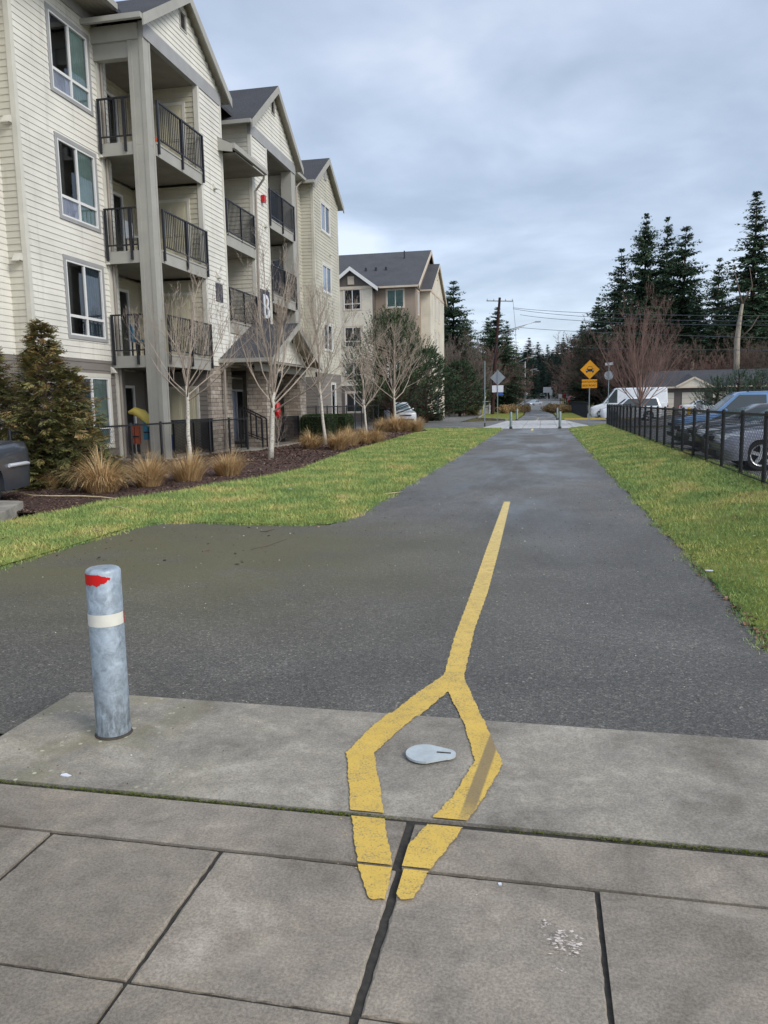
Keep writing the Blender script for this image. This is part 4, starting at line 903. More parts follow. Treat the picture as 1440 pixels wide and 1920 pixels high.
for i,p in enumerate(o): flat_window(Bf,'X',YF,-1,p[0]+.05,p[1]-.05,p[2]+.2,p[3],lower=0,cur='curtain_teal',left='curtain_teal' if i==0 else 'room',trim='trim_far',tw=.12)
# +X side: narrow step then projecting cream bay with its own gable
mb=MB(); side_panel(mb,'Y',-10.55,1,YF,68,3.1,11.1,[(66.2,66.8,9.0,10.9)],course=.18,lip=.006); mb.build('siding_wall',M['fartaupe'],Bf)
flat_window(Bf,'Y',-10.55,1,66.2,66.8,9.0,10.9,lower=0,single=True,cur=None,trim='trim_far',tw=.08)
mb=MB(); side_panel(mb,'X',68,-1,-10.55,-9.75,0,11.2,course=.18); mb.build('return_wall',M['farcream'],Bf)
ow=[(y,y+.9,a,b) for y in (70.8,73.4) for a,b in ((9.0,11.0),(6.0,8.0),(3.6,4.9))]
mb=MB(); side_panel(mb,'Y',-9.75,1,68,77.5,0,11.2,ow,course=.18); mb.build('siding_wall',M['farcream'],Bf)
for p in ow: flat_window(Bf,'Y',-9.75,1,*p,lower=0,single=False,cur=None,trim='trim_far',tw=.14)
gm=72.75
def rff(z): hw=(14.1-z)/(2.95/5.1); return (max(68,gm-hw),min(77.5,gm+hw))
mb=MB(); side_panel(mb,'Y',-9.75,1,68,77.5,11.35,14.0,rngf=rff,course=.18); mb.build('gable_wall',M['farcream'],Bf)
MB().box(-9.75,-9.7,68,77.5,11.15,11.37).build('band_board',M['trim_far'],Bf)
MB().box(-9.75,-9.69,gm-.25,gm+.25,12.7,13.4).build('gable_vent',M['trim_far'],Bf)
gable_roof(Bf,-9.5,-14,gm-5.3,gm+5.3,11.2,14.2,'roof_far',trim='trim_far')
# main roof: ridge along x at y=71
m=MB(); m.poly([(-34,YF-.5,11.2),(-10.2,YF-.5,11.2),(-10.2,72.2,15.35),(-34,72.2,15.35)]); m.poly([(-34,79.5,11.2),(-10.2,79.5,11.2),(-10.2,72.2,15.35),(-34,72.2,15.35)]); rf_=m.build('main_roof',M['roof_far'],Bf)
m=MB(); m.box(-34,-10.2,YF-.6,YF-.48,11.05,11.2); m.build('gutter',M['trim_far'],rf_)
m=MB()
for ya in (YF-.5,79.5):
    n=len(m.v); m.v+=[(-10.15,ya,11.2),(-10.15,72.2,15.35),(-10.15,72.2,15.0),(-10.15,ya,10.85),(-10.22,ya,11.2),(-10.22,72.2,15.35),(-10.22,72.2,15.0),(-10.22,ya,10.85)]; m.f+=[(n,n+1,n+2,n+3),(n+4,n+5,n+6,n+7),(n,n+1,n+5,n+4),(n+3,n+2,n+6,n+7)]
m.build('rake_board',M['trim_far'],rf_)
m=MB(); m.poly([(-10.5,65,11.1),(-10.5,79,11.1),(-10.5,72.2,15.2)]); m.build('gable_wall',M['fardark'],Bf)
for x in (-15.4,-14.5,-13.6): MB().lathe([(0,.45),(.1,.45),(.1,0)],8,(x,68,12.9)).build('roof_vent',M['iron'],rf_)
MB().lathe([(0,.7),(.06,.7),(.06,0)],8,(-12.4,70.5,14.4)).build('roof_vent',M['iron'],rf_)
m=MB(); m.box(-17.7,-13.97,YF-1.15,YF+.2,0,10.9); m.box(-34,-10.6,YF+.1,79,0,11.1); m.box(-10.6,-9.85,68.1,77.4,0,11.1); m.build('rear_wall',M['fardark'],Bf)
# front gable over the cream bay, ridge along y
gx=-17.1; gh=3.65
def gro(x0,x1,ze,zr,yf,yb):
    xm=(x0+x1)/2; m=MB()
    for xa in (x0,x1): m.poly([(xa,yf,ze),(xa,yb,ze),(xm,yb,zr),(xm,yf,zr)])
    r=m.build('gable_roof',M['roof_far'],Bf); b=MB()
    for xa in (x0,x1):
        n=len(b.v); b.v+=[(xa,yf-.03,ze),(xm,yf-.03,zr),(xm,yf-.03,zr-.32),(xa,yf-.03,ze-.32),(xa,yf+.04,ze),(xm,yf+.04,zr),(xm,yf+.04,zr-.32),(xa,yf+.04,ze-.32)]; b.f+=[(n,n+1,n+2,n+3),(n+4,n+5,n+6,n+7),(n,n+1,n+5,n+4),(n+3,n+2,n+6,n+7)]
    b.build('rake_board',M['vinyl'],r)
gro(-18.05,-13.4,11.02,12.75,YF-1.6,67.5)
MB().poly([(-17.8,YF-1.22,11.0),(-13.65,YF-1.22,11.0),(-15.72,YF-1.22,12.6)]).build('gable_wall',M['fardark'],Bf)
MB().box(-17.75,-13.95,YF-1.28,YF-1.2,10.95,11.2).build('band_board',M['trim_far'],Bf)
MB().box(-16.0,-15.45,YF-1.3,YF-1.2,11.35,12.0).build('gable_vent',M['trim_far'],Bf)
m=MB(); m.box(-10.5,-9.7,76,76.3,0,2.6); m.build('porch_post',M['trim_far'],Bf)
MB().box(-9.76,-9.68,71.5,73.0,.0,2.3).build('entry_door',M['room'],Bf)
# ------------------------------------------------------------------ garage building
Gd=thing('garage_building','low brown garage row with three white doors and a small roof gable','garage',(15,78,0)); yg=75.
m=MB(); m.box(9.6,34,yg,yg+7,0,2.62); m.build('wall',M['fardark'],Gd)
m=MB(); m.poly([(9.1,yg-.5,2.62),(34.5,yg-.5,2.62),(34.5,yg+3.5,4.2),(9.9,yg+3.5,4.2)]); m.poly([(9.1,yg+7.5,2.62),(34.5,yg+7.5,2.62),(34.5,yg+3.5,4.2),(9.9,yg+3.5,4.2)]); m.poly([(9.1,yg-.5,2.62),(9.9,yg+3.5,4.2),(9.1,yg+7.5,2.62)]); gr_=m.build('roof',M['roof'],Gd)
MB().box(9.1,34.5,yg-.6,yg-.48,2.5,2.64).build('gutter',M['trim_far'],gr_)
m=MB(); m.poly([(11.9,yg-.55,2.6),(14.6,yg-.55,2.6),(13.25,yg-.55,3.35)]); m.build('dormer_wall',M['farcream'],Gd)
m=MB(); m.bar((11.7,yg-.62,2.6),(13.25,yg-.62,3.42),.14,.16); m.bar((13.25,yg-.62,3.42),(14.8,yg-.62,2.6),.14,.16); m.build('rake_board',M['trim_far'],Gd)
m=MB(); m.poly([(11.7,yg-.6,2.62),(13.25,yg-.6,3.46),(13.25,yg+2.5,3.9),(11.7,yg+1,3.0)]); m.poly([(14.8,yg-.6,2.62),(13.25,yg-.6,3.46),(13.25,yg+2.5,3.9),(14.8,yg+1,3.0)]); m.build('dormer_roof',M['roof'],Gd)
for x0 in (9.75,12.35,15.0,17.6,20.2,22.8):
    m=MB()
    for i in range(4): m.box(x0,x0+1.9,yg-.06,yg,.05+i*.52,.05+i*.52+.5)
    m.build('garage_door',M['farcream'],Gd)
#PART4
# ------------------------------------------------------------------ bollard, plate
def bollard_near():
    bx,by=-1.995,3.16
    t=thing('bollard','galvanised steel bollard with torn red tape and a white reflective band','bollard',(bx,by,.012)); r=.079; zt=.805
    MB().lathe([(r,.0),(r,zt-.012),(r-.006,zt-.002),(r-.016,zt+.004),(0,zt+.006)],48,(bx,by,.012)).build('post',M['galv'],t,True,50)
    m=MB(); n=20
    def band(a0,a1,f0,f1,rr,name,mat):
        m=MB(); k=36
        for i in range(k+1):
            u=i/k; a=a0+(a1-a0)*u
            for z in (f0(u),f1(u)): m.v.append((bx+rr*math.cos(a),by+rr*math.sin(a),.012+z))
        for i in range(k): m.f.append((2*i,2*i+2,2*i+3,2*i+1))
        return m.build(name,M[mat],t,True)
    rj=random.Random(2)
    jag=[rj.uniform(-.006,.006) for _ in range(60)]
    th=math.atan2(-by,-bx)  # direction towards camera
    # torn tape: thin tail to the right
    lo=lambda u: zt-.066+jag[int(u*36)]*.8+max(0,u-.62)*.065
    hi=lambda u: zt-.016-max(0,u-.62)*.05+jag[int(u*36)+3]*.25*(u>.5)
    band(th-1.42,th+.38,lo,hi,r+.0012,'red_tape','red_tape')
    band(th-3.1,th+3.15,lambda u:.543,lambda u:.60,r+.0012,'white_band','white_tape')
    band(th+1.25,th+1.6,lambda u:.543,lambda u:.60,r+.0022,'red_band_edge','red_tape')
    m=MB().lathe([(r+.008,.001),(r+.005,.006),(r+.001,.012),(r+.001,.002)],36,(bx,by,.012)); m.build('base_grime',M['grime'],t,True)
bollard_near()
def lid():
    P=[]; c1=(-.492,3.162);r1=.085;c2=(-.404,3.172);r2=.046
    for i in range(20):
        a=math.pi/2-.2+ (math.pi+.4)*i/19; P.append((c1[0]+r1*math.cos(a),c1[1]+r1*math.sin(a)))
    for i in range(16):
        a=-math.pi/2+.2+(math.pi-.4)*i/15; P.append((c2[0]+r2*math.cos(a),c2[1]+r2*math.sin(a)))
    t=thing('socket_cover','teardrop shaped galvanised cover plate with a slot lying inside the yellow marking','cover plate',(-.45,3.17,.012))
    m=MB(); m.prism(P,.02,.03); b=m.build('plate',M['plate'],t)
    MB().box(-.442,-.38,3.171,3.180,.0302,.0318).build('slot',M['joint'],t)
lid()
# ------------------------------------------------------------------ far bollards
def fb(loc,label,rz=0):
    t=thing('bollard',label,'bollard',(0,0,0),'bollards at the far crossing')
    MB().lathe([(.075,0),(.075,.93),(.06,.95),(0,.955)],12).build('post',M['green_post'],t,True,50); MB().lathe([(.079,.62),(.079,.68)],12).build('reflective_band',M['sign_back'],t,True)
    MB().lathe([(.09,0),(.09,.1),(.078,.12)],12).build('base_collar',M['grime'],t,True)
    t.location=loc; return t
f0=fb((-1.83,44.95,.012),'near left bollard of the far path crossing')
dup(f0,(.9,44.3,.012),0,'near right bollard of the far path crossing'); dup(f0,(-2.1,63.7,.012),0,'far left bollard beyond the concrete crossing'); dup(f0,(1.1,65.0,.012),0,'far right bollard beyond the concrete crossing')
# ------------------------------------------------------------------ chain link fences
def fence(name,label,pts,h,sp,mesh_d=.058,post=.045,wr=.0026,zf=0,bottom=False,posts_at=None,rail_top=True,wire_y=None):
    t=thing(name,label,'fence',(pts[0][0],pts[0][1],zf)); seg=[]; tot=0
    P=[Vector((p[0],p[1],zf)) for p in pts]; post_m=[]
    rails=MB(); wires_v=[]
    ptsall=[]
    for a,b in zip(P[:-1],P[1:]):
        L=(b-a).length; d=(b-a)/L; n=max(1,round(L/sp))
        pos=posts_at if posts_at and len(P)==2 else [L*i/n for i in range(n+1)]
        for s in pos: ptsall.append(a+d*s)
        rails.bar((a.x,a.y,zf+h-.02),(b.x,b.y,zf+h-.02),.042,.042)
        if bottom: rails.bar((a.x,a.y,zf+.05),(b.x,b.y,zf+.05),.02,.02)
        # diagonal wires
        nrm=Vector((-d.y,d.x,0)); hh=h-.06; st=mesh_d*1.414
        k=np.arange(-hh,L,st)
        for sg in (1,-1):
            x0=k if sg==1 else k+hh; 
            xa=np.clip(x0,0,L); 
            # line param: x = x0 + sg*z
            if sg==1: za=np.clip(-k,0,hh); zb=np.clip(L-k,0,hh); xs=k+za; xe=k+zb
            else: za=np.clip((k+hh)-L,0,hh); zb=np.clip(k+hh,0,hh); xs=k+hh-za; xe=k+hh-zb
            ok=(zb-za)>.01; 
            for xs_,xe_,z1,z2 in zip(xs[ok],xe[ok],za[ok],zb[ok]):
                A=a+d*float(xs_)+Vector((0,0,.03+float(z1)))+nrm*(.003*sg); B=a+d*float(xe_)+Vector((0,0,.03+float(z2)))+nrm*(.003*sg)
                wires_v.append((A,B))
    # posts: one mesh each
    seen=[]
    for p in ptsall:
        if any((p-q).length<.3 for q in seen): continue
        seen.append(p); MB().lathe([(post,-.1),(post,h-.0),(post*.9,h+.03),(0,h+.045)],10,(p.x,p.y,zf)).build('post',M['iron_fence'],t,True,50)
    rails.build('rail',M['iron_fence'],t)
    Q=[]
    for A,B in wires_v:
        dd=(B-A).normalized(); s1=dd.cross(Vector((0,0,1)));
        s1.normalize(); s2=s1.cross(dd)
        for u in (s1,s2): Q.append([A-u*wr,B-u*wr,B+u*wr,A+u*wr])
    if Q:
        off=Vector(t.location); arr=np.array([[tuple(v-off) for v in q] for q in Q]); o=tris_obj('wire_mesh',arr,M['iron_fence'],t,k=4)
    if rail_top:
        # twisted wire tips over the top rail
        T=[]
        for a,b in zip(P[:-1],P[1:]):
            L=(b-a).length; d=(b-a)/L
            for s in np.arange(0,L,mesh_d*1.414):
                p=a+d*float(s)+Vector((0,0,h-.05)); T.append([p-d*.006,p+d*.006,p+d*.003+Vector((0,0,.09)),p-d*.003+Vector((0,0,.09))])
        off=Vector(t.location); tris_obj('wire_tips',np.array([[tuple(v-off) for v in q] for q in T]),M['iron_fence'],t,k=4)
    return t
fence('chain_link_fence','black chain link fence between right lawn and parked cars',[(FX,4.14),(FX,43.5),(4.6,43.8)],1.1,1.48,.07,.035,.003,FZ,True)
fence('chain_link_fence','short black chain link fence in front of the first patio and birch tree',[(-9.9,12.9),(-9.9,17.3),(-9.9,24.9)],1.12,1.66,.06,.036,.0028,.03)
fence('chain_link_fence','black chain link fence behind the box hedges beside the third birch',[(-9.75,30.9),(-9.6,39.2),(-9.6,45.0)],1.45,1.62,.09,.03,.002,.03,False,None,False)
fence('chain_link_fence','dense black fence beyond the far crossing in front of the white van',[(3.5,66),(3.4,104)],1.35,2,.09,.03,.006,.05)
# ------------------------------------------------------------------ vehicles
DA=R(12); DX=Vector((math.sin(DA),-math.cos(DA),0)); DN=Vector((math.cos(DA),math.sin(DA),0)); DCL=tuple(Vector((-8.9,12.05,.03))+DX*2.35-DN*.80); DCR=math.atan2(DX.y,DX.x)
def car(name,label,cat,paint,L,W,Hh,style,loc,rz,group=None,glass='cglass',r=.33,light=True,plate=False,gr=None,tails=True,ro=1.02):
    t=bpy.data.objects.new(name,None); col.objects.link(t); tag(t,label,cat,group)
    hl=L/2; xf=hl-.92; xr=-hl+ro; zl=.22; ra=r+.055
    if style=='sedan': top=[(-hl,.55),(-hl+.03,.88),(-hl+.16,1.0),(-hl+.75,1.03),(-.2,.97),(hl-1.45,.93),(hl-.7,.84),(hl-.2,.74),(hl-.02,.6)]; bz=.95; cab=(-hl+.7,-hl+1.35,hl-2.35,hl-1.35)
    elif style=='suv': top=[(-hl,.55),(-hl+.02,1.0),(-hl+.08,1.1),(-.2,1.08),(hl-1.3,1.05),(hl-.5,.97),(hl-.1,.86),(hl-.01,.6)]; bz=1.05; cab=(-hl+.08,-hl+.35,hl-2.0,hl-1.2)
    elif style=='hatch': top=[(-hl,.55),(-hl+.04,.92),(-hl+.12,1.0),(-.2,.98),(hl-1.3,.94),(hl-.55,.83),(hl-.12,.7),(hl-.01,.55)]; bz=.97; cab=(-hl+.12,-hl+.75,hl-2.1,hl-1.15)
    else: top=[(-hl,.5),(-hl+.01,1.2),(-hl+.02,1.32),(-.5,1.32),(hl-1.0,1.25),(hl-.35,1.08),(hl-.06,.9),(hl,.55)]; bz=1.28; cab=(-hl+.02,-hl+.1,hl-1.95,hl-1.0)
    bot=[(hl-.03,.36),(hl-.12,zl)]
    def arch(xc): return [(xc+ra*math.cos(a),max(zl,r+ra*math.sin(a))) for a in [math.pi*(i/10)*1.16-.25 for i in range(11)]]
    bot+= [(xf+ra+.02,zl)]+arch(xf)+[(xf-ra-.02,zl),(xr+ra+.02,zl)]+arch(xr)+[(xr-ra-.02,zl),(-hl+.1,zl),(-hl+.02,.36)]
    prof=top+bot; topz=max(p[1] for p in top)
    hw=W/2; rings=[(-hw+.0,.34,.13,.0),(-hw+.03,.2,.06,.0),(-hw+.09,.1,.02,0),(-hw+.3,.03,0,0),(0,0,0,0),(hw-.3,.03,0,0),(hw-.09,.1,.02,0),(hw-.03,.2,.06,0),(hw,.34,.13,0)]
    m=MB(); n=len(prof)
    for y,xi,zd,_ in rings:
        for (x,z) in prof:
            xa=abs(x); lim=hl-.75
            xx=x-math.copysign(max(0,(xa-lim))/(hl-lim)*xi,x) if xa>lim else x
            z2=z-zd*max(0,(z-.5)/(topz-.5)) if z>.5 else z
            m.v.append((xx,y,z2))
    for i in range(len(rings)-1):
        for k in range(n): k2=(k+1)%n; m.f.append((i*n+k,i*n+k2,(i+1)*n+k2,(i+1)*n+k))
    m.f.append(tuple(range(n))[::-1]); m.f.append(tuple((len(rings)-1)*n+k for k in range(n)))
    body=m.build('body',M[paint],t,True,32)
    MB().box(-hl+.35,hl-.35,-hw+.3,hw-.3,.2,.5).build('underbody',M['undercar'],t)
    # cabin
    rb,rr_,wf,wb=cab; wbw=hw-.07; wt=hw-.27 if style!='van' else hw-.14; zr=Hh
    m=MB()
    def ringz(x0,x1,w_,z,c=.16):
        c=min(c,(x1-x0)/3); return [(x0,-w_+c,z),(x0,w_-c,z),(x0+c*.5,w_-c*.25,z),(x0+c,w_,z),(x1-c,w_,z),(x1-c*.4,w_-c*.25,z),(x1,w_-c,z),(x1,-w_+c,z),(x1-c*.4,-w_+c*.25,z),(x1-c,-w_,z),(x0+c,-w_,z),(x0+c*.5,-w_+c*.25,z)]
    lv=[ringz(rb,wb,wbw,bz-.06,.1),ringz(rr_,wf,wt,zr-.07,.12),ringz(rr_+.06,wf-.1,wt-.06,zr-.02,.14),ringz(rr_+.3,wf-.35,wt-.3,zr,.14)]
    for l_ in lv: m.v+=l_
    for i in range(3):
        for k in range(12): k2=(k+1)%12; m.f.append((i*12+k,i*12+k2,(i+1)*12+k2,(i+1)*12+k))
    m.f.append(tuple(36+k for k in range(12))); m.build('cabin',M[paint],t,True,30)
    def lerp(a,b,u): return a+(b-a)*u
    za,zb=bz+.02,zr-.12
    def cx(z,front): u=(z-(bz-.06))/(zr-.07-(bz-.06)); return lerp(wb,wf,u) if front else lerp(rb,rr_,u)
    def cw(z): u=(z-(bz-.06))/(zr-.07-(bz-.06)); return lerp(wbw,wt,u)
    for sg in (-1,1):
        xs=[cx(za,False)+.22,lerp(rb,wb,.36),lerp(rb,wb,.40),lerp(rb,wb,.68),lerp(rb,wb,.72)-.0]
        if style=='van': spans=[(wb-1.15,wb-.2)]
        else: spans=[(cx(za,False)+.2,(rb+wb)/2-.05),((rb+wb)/2+.03,cx(za,True)-.14)]
        for (xa,xb) in spans:
            ta=max(xa+(.0 if xa>rb+.5 else .18),cx(zb,False)+.12); tb=min(xb,cx(zb,True)-.1)
            if ta>=tb: continue
            o_=.012; m=MB(); m.poly([(xa,sg*(cw(za)+o_),za),(xb,sg*(cw(za)+o_),za),(tb,sg*(cw(zb)+o_),zb),(ta,sg*(cw(zb)+o_),zb)]); m.build('side_window',M['cglass'],t)
        m=MB(); m.lathe([(0,-.05),(.05,-.045),(.055,0),(.05,.07),(0,.08)],10,(cx(bz+.06,True)-.25,sg*(cw(bz)+.1),bz+.1),'y'); m.build('mirror',M[paint],t,True,50)
    m=MB(); o_=.014
    m.poly([(cx(za,True)+o_,-cw(za)+.14,za),(cx(za,True)+o_,cw(za)-.14,za),(cx(zb,True)+o_,cw(zb)-.16,zb),(cx(zb,True)+o_,-cw(zb)+.16,zb)]); m.build('windshield',M[glass],t)
    if style!='van':
        m=MB(); m.poly([(cx(za,False)-o_,-cw(za)+.14,za+.02),(cx(za,False)-o_,cw(za)-.14,za+.02),(cx(zb,False)-o_,cw(zb)-.16,zb),(cx(zb,False)-o_,-cw(zb)+.16,zb)]); m.build('rear_window',M['cglass'],t)
    for xc in (xf,xr):
        for sg in (-1,1):
            y=sg*(hw-.115); wl=MB().lathe([(r-.1,-.1),(r-.015,-.1),(r,-.07),(r,.07),(r-.015,.1),(r-.1,.1)],26,(xc,y,r),'y').build('wheel',M['rubber'],t,True,40)
            yo=y+sg*.085; m=MB(); m.lathe([(r-.1,0),(r-.12,-.012*sg),(r-.14,-.05*sg)],26,(xc,yo+sg*.012,r),'y'); m.lathe([(0,.0),(.05,0),(.055,-.03*sg)],12,(xc,yo,r),'y')
            for k in range(5):
                a=2*math.pi*k/5+.3; m.bar((xc+.03*math.cos(a),yo-sg*.012,r+.03*math.sin(a)),(xc+(r-.12)*math.cos(a),yo-sg*.01,r+(r-.12)*math.sin(a)),.075,.03,(0,1,0))
            m.build('rim',M['rim'],wl,False); MB().lathe([(0,0),(r-.11,0)],20,(xc,yo-sg*.055,r),'y').build('brake_disc',M['plastic'],wl)
    tz=[z for x,z in top]
    fz=.66 if style!='van' else .82; 
    for sg in (-1,1):
        ins=.1
        m=MB(); y0=sg*(hw-.10);y1=sg*(hw-.5); m.poly([(hl-.17,y0,fz),(hl-.02,y1,fz-.02),(hl-.09,y1,fz+.1),(hl-.34,y0,fz+.12)]); 
        x2=hl-.62; m.poly([(hl-.17,y0,fz),(hl-.34,y0,fz+.12),(x2,sg*(hw-.005),fz+.1),(x2+.12,sg*(hw-.0),fz+.03)]); m.build('headlight',M['lamp'],t)
        if tails: m=MB(); y0=sg*(hw-.09); m.box(-hl-.005,-hl+.2,min(y0,y0-sg*.28),max(y0,y0-sg*.28),fz+.08,fz+.24); m.build('taillight',M['tail'],t)
    m=MB(); m.box(hl-.06,hl+.012,-.42,.42,fz-.03,fz+.07); m.build('grille',M['plastic'],t)
    m=MB(); m.box(hl-.08,hl+.008,-.6,.6,.3,.42); m.build('bumper_intake',M['plastic'],t)
    MB().box(hl+.0,hl+.025,-.16,.16,.44,.54).build('number_plate',M['sign_white'],t)
    m=MB()
    for sg in (-1,1):
        for xc in (cx(za,True)-1.0,): m.box(xc-.004,xc+.004,sg*hw-.004,sg*hw+.004,.4,bz-.1)
        m.box(cx(za,True)-1.25,cx(za,True)-1.1,sg*(hw-.01)-.015,sg*(hw-.01)+.015,.78,.81)
    m.build('door_handle',M['plastic'],t)
    if style=='suv' and gr:
        m=MB()
        for sg in (-1,1): m.bar((rr_+.2,sg*(wt-.1),zr+.05),(wf-.3,sg*(wt-.1),zr+.05),.035); m.box(rr_+.2,rr_+.26,sg*(wt-.1)-.02,sg*(wt-.1)+.02,zr-.03,zr+.05); m.box(wf-.36,wf-.3,sg*(wt-.1)-.02,sg*(wt-.1)+.02,zr-.03,zr+.05)
        m.build('roof_rack',M['plastic'],t)
    t.location=loc; t.rotation_euler=(0,0,rz); return t
PK='cars parked behind the right fence'
car('parked_car','grey sedan parked nearest behind the right fence, alloy wheel showing','car','p_grey',4.6,1.82,1.45,'sedan',(3.62+2.3,18.45,0),math.pi,PK,'cglass_lt',.335)
car('parked_car','dark charcoal car with pale windshield parked between grey sedan and lighter hatchback','car','p_char',4.55,1.8,1.5,'sedan',(3.85+2.27,21.7,0),math.pi,PK,'cglass_lt')
car('parked_car','low black hatchback parked beside the blue vehicle','car','p_black',4.2,1.75,1.38,'hatch',(3.95+2.1,24.9,0),math.pi,PK,'cglass_lt')
car('parked_suv','blue suv with roof rack, farthest of the cars parked behind the fence','suv','p_blue',4.7,1.85,1.76,'suv',(4.3+2.35,28.3,0),math.pi,PK,'cglass_lt',.36,gr=True)
car('van','tall white cargo van parked beyond the crossing on the right','van','p_white',6.1,2.0,2.5,'van',(6.75,66.5,0),math.pi,None,'cglass_lt',.36)
car('parked_suv','white suv with dark side windows parked in front of the tall van','suv','p_white',4.5,1.85,1.72,'suv',(6.3,60.5,0),math.pi+.05,None,'cglass',.36)
car('parked_suv','silver white suv parked behind the pine tree near the far building','suv','p_white',4.3,1.75,1.65,'suv',(-10.6,57.4,0),R(-68),None,'cglass_lt',.34,gr=True)
car('parked_car','dark grey car at the left edge with a chrome bumper strip over the kerb','car','p_dark',4.7,1.85,1.4,'sedan',DCL,DCR,None,'cglass',.33,tails=False,ro=1.6)
car('car','white car driving on the far road, head on','car','p_white',4.4,1.85,1.5,'suv',PY(1017,752,235)[:2]+(rise(235),),R(-90),None,'cglass')
car('car','silver car low in the dip of the far road','car','p_silver',4.4,1.8,1.45,'sedan',PY(1000,760,165)[:2]+(rise(165)*.5,),R(-125),None,'cglass_lt')
car('car','red car at the right side of the far road','car','p_red',4.4,1.85,1.6,'hatch',PY(1072,756,165)[:2]+(rise(165),),R(90),None,'cglass_lt')
car('parked_car','small white car parked at the garage doors','car','p_white',4.4,1.8,1.45,'sedan',(13.9,72.3,0.01),R(0),None,'cglass_lt')
# rear bumper strip of the left dark car
lc=[o for o in bpy.data.objects if o.get('label','').startswith('dark grey car at the left')][0]
m=MB(); hl=2.35; hw=.925
m.tube([(-hl+1.05,hw+.02,.62),(-hl+.42,hw+.02,.62),(-hl+.2,hw-.05,.6),(-hl+.06,hw-.2,.6),(-hl-.01,hw-.45,.6),(-hl-.02,0,.6),(-hl-.01,-hw+.45,.6),(-hl+.06,-hw+.2,.6),(-hl+.2,-hw+.05,.6),(-hl+.42,-hw,.6),(-hl+.75,-hw-.004,.6)],.032,6)
o=m.build('chrome_strip',M['chrome'],None,True,60); o.parent=lc
# ------------------------------------------------------------------ signs, poles, lamps
ROTF=Matrix(((1,0,0),(0,0,-1),(0,1,0)))  # text facing -y
def pole(t,x,y,z0,z1,r=.03,mat='galv_far',n=8,name='pole'): return MB().tube([(x,y,z0),(x,y,z1)],r,n).build(name,M[mat],t,True,40)
def warn():
    x,y=2.78,50.; t=thing('road_sign','yellow diamond car warning sign with a yellow text plaque below','sign',(x,y,.0))
    MB().box(x-.03,x+.03,y+.01,y+.05,0,3.7).build('pole',M['galv_far'],t)
    c=3.43; h=.585
    d=MB(); P=[(x,c-h),(x+h,c),(x,c+h),(x-h,c)]; n=0; d.v=[(p[0],y-.012,p[1]) for p in P]+[(p[0],y+.008,p[1]) for p in P]; d.f=[(0,1,2,3),(7,6,5,4),(0,1,5,4),(1,2,6,5),(2,3,7,6),(3,0,4,7)]
    pl=d.build('diamond_panel',M['sign_yellow'],t)
    s=.0205 # pictogram drawn in 1/20 steps of the zoomed picture
    def S2(pts): return [(x+p[0],y-.016,c+p[1]) for p in pts]
    m=MB()
    m.poly(S2([(-.13,.03),(.13,.03),(.17,-.02),(.16,-.12),(-.16,-.12),(-.17,-.02)]))
    for sg in (-1,1):
        q=[(sg*.13,.03),(sg*.2,.0),(sg*.24,-.04),(sg*.24,-.1),(sg*.16,-.12),(sg*.165,-.065),(sg*.2,-.04)]; m.poly(S2(q))
        m.poly(S2([(sg*.23,-.1),(sg*.23,-.13),(sg*.19,-.2),(sg*.15,-.2),(sg*.15,-.118)]))
        m.poly(S2([(sg*.17,.02),(sg*.13,.03),(sg*.11,.15),(sg*.09,.19),(sg*.12,.17)])); m.poly(S2([(sg*.17,.03),(sg*.25,.045),(sg*.25,.02),(sg*.17,.005)]))
    m.poly(S2([(-.12,.17),(-.09,.195),(.09,.195),(.12,.17)])); m.build('car_pictogram',M['sign_black'],pl)
    for sg in (-1,1): MB().lathe([(0,-.018),(.032,-.018)],12,(x+sg*.185,y,c-.035),'y').build('headlight_mark',M['sign_white'],pl)
    q=MB().box(x-.47,x+.45,y-.01,y+.008,2.3,2.83).build('plaque',M['sign_yellow'],t)
    for s_t,z in (('WATCH FOR',2.68),('SIDE ROAD',2.45)): text(s_t,.165,M['sign_text'],'lettering',q,(x-.01,y-.014,z),ROTF,.002,.003)
warn()
def diamond_back():
    x,y,_=PY(933,780,63); t=thing('road_sign','bare metal back of a diamond sign over a white panel, left of the far path','sign',(x,y,0)); 
    MB().box(x-.03,x+.03,y-.05,y-.01,0,4.1).build('pole',M['galv_far'],t); c=PY(933,708,63)[2]; h=.6
    d=MB(); P=[(x,c-h),(x+h,c),(x,c+h),(x-h,c)]; d.v=[(p[0],y-.008,p[1]) for p in P]+[(p[0],y+.008,p[1]) for p in P]; d.f=[(0,1,2,3),(7,6,5,4),(0,1,5,4),(1,2,6,5),(2,3,7,6),(3,0,4,7)]; d.build('diamond_panel',M['sign_back'],t)
    z=PY(933,729,63)[2]; MB().box(x-.45,x-.03,y-.01,y+.01,z-.27,z+.27).build('white_panel',M['sign_white'],t); MB().box(x+.03,x+.45,y-.01,y+.01,z-.27,z+.27).build('white_panel',M['sign_white'],t)
    MB().box(x+.05,x+.42,y-.01,y+.01,z-.52,z-.3).build('blue_panel',M['sign_blue'],t)
diamond_back()
def stop_back():
    x,y,_=PY(1140,770,62); t=thing('street_sign','grey post with street name blade and stop sign back beside the yellow sign','sign',(x,y,0)); z1=PY(1137,683,62)[2]
    MB().box(x-.03,x+.03,y-.05,y-.01,0,z1+.1).build('pole',M['galv_far'],t); MB().bar((x-.3,y-.1,z1-.0),(x+.3,y+.1,z1+.05),.02,.2).build('name_blade',M['sign_back'],t)
    c=PY(1137,704,62)[2]; m=MB(); m.lathe([(0,0),(.36,0),(.36,.012),(0,.012)],8,(x,y,c),'y'); o=m.build('octagon_panel',M['sign_back'],t); 
stop_back()
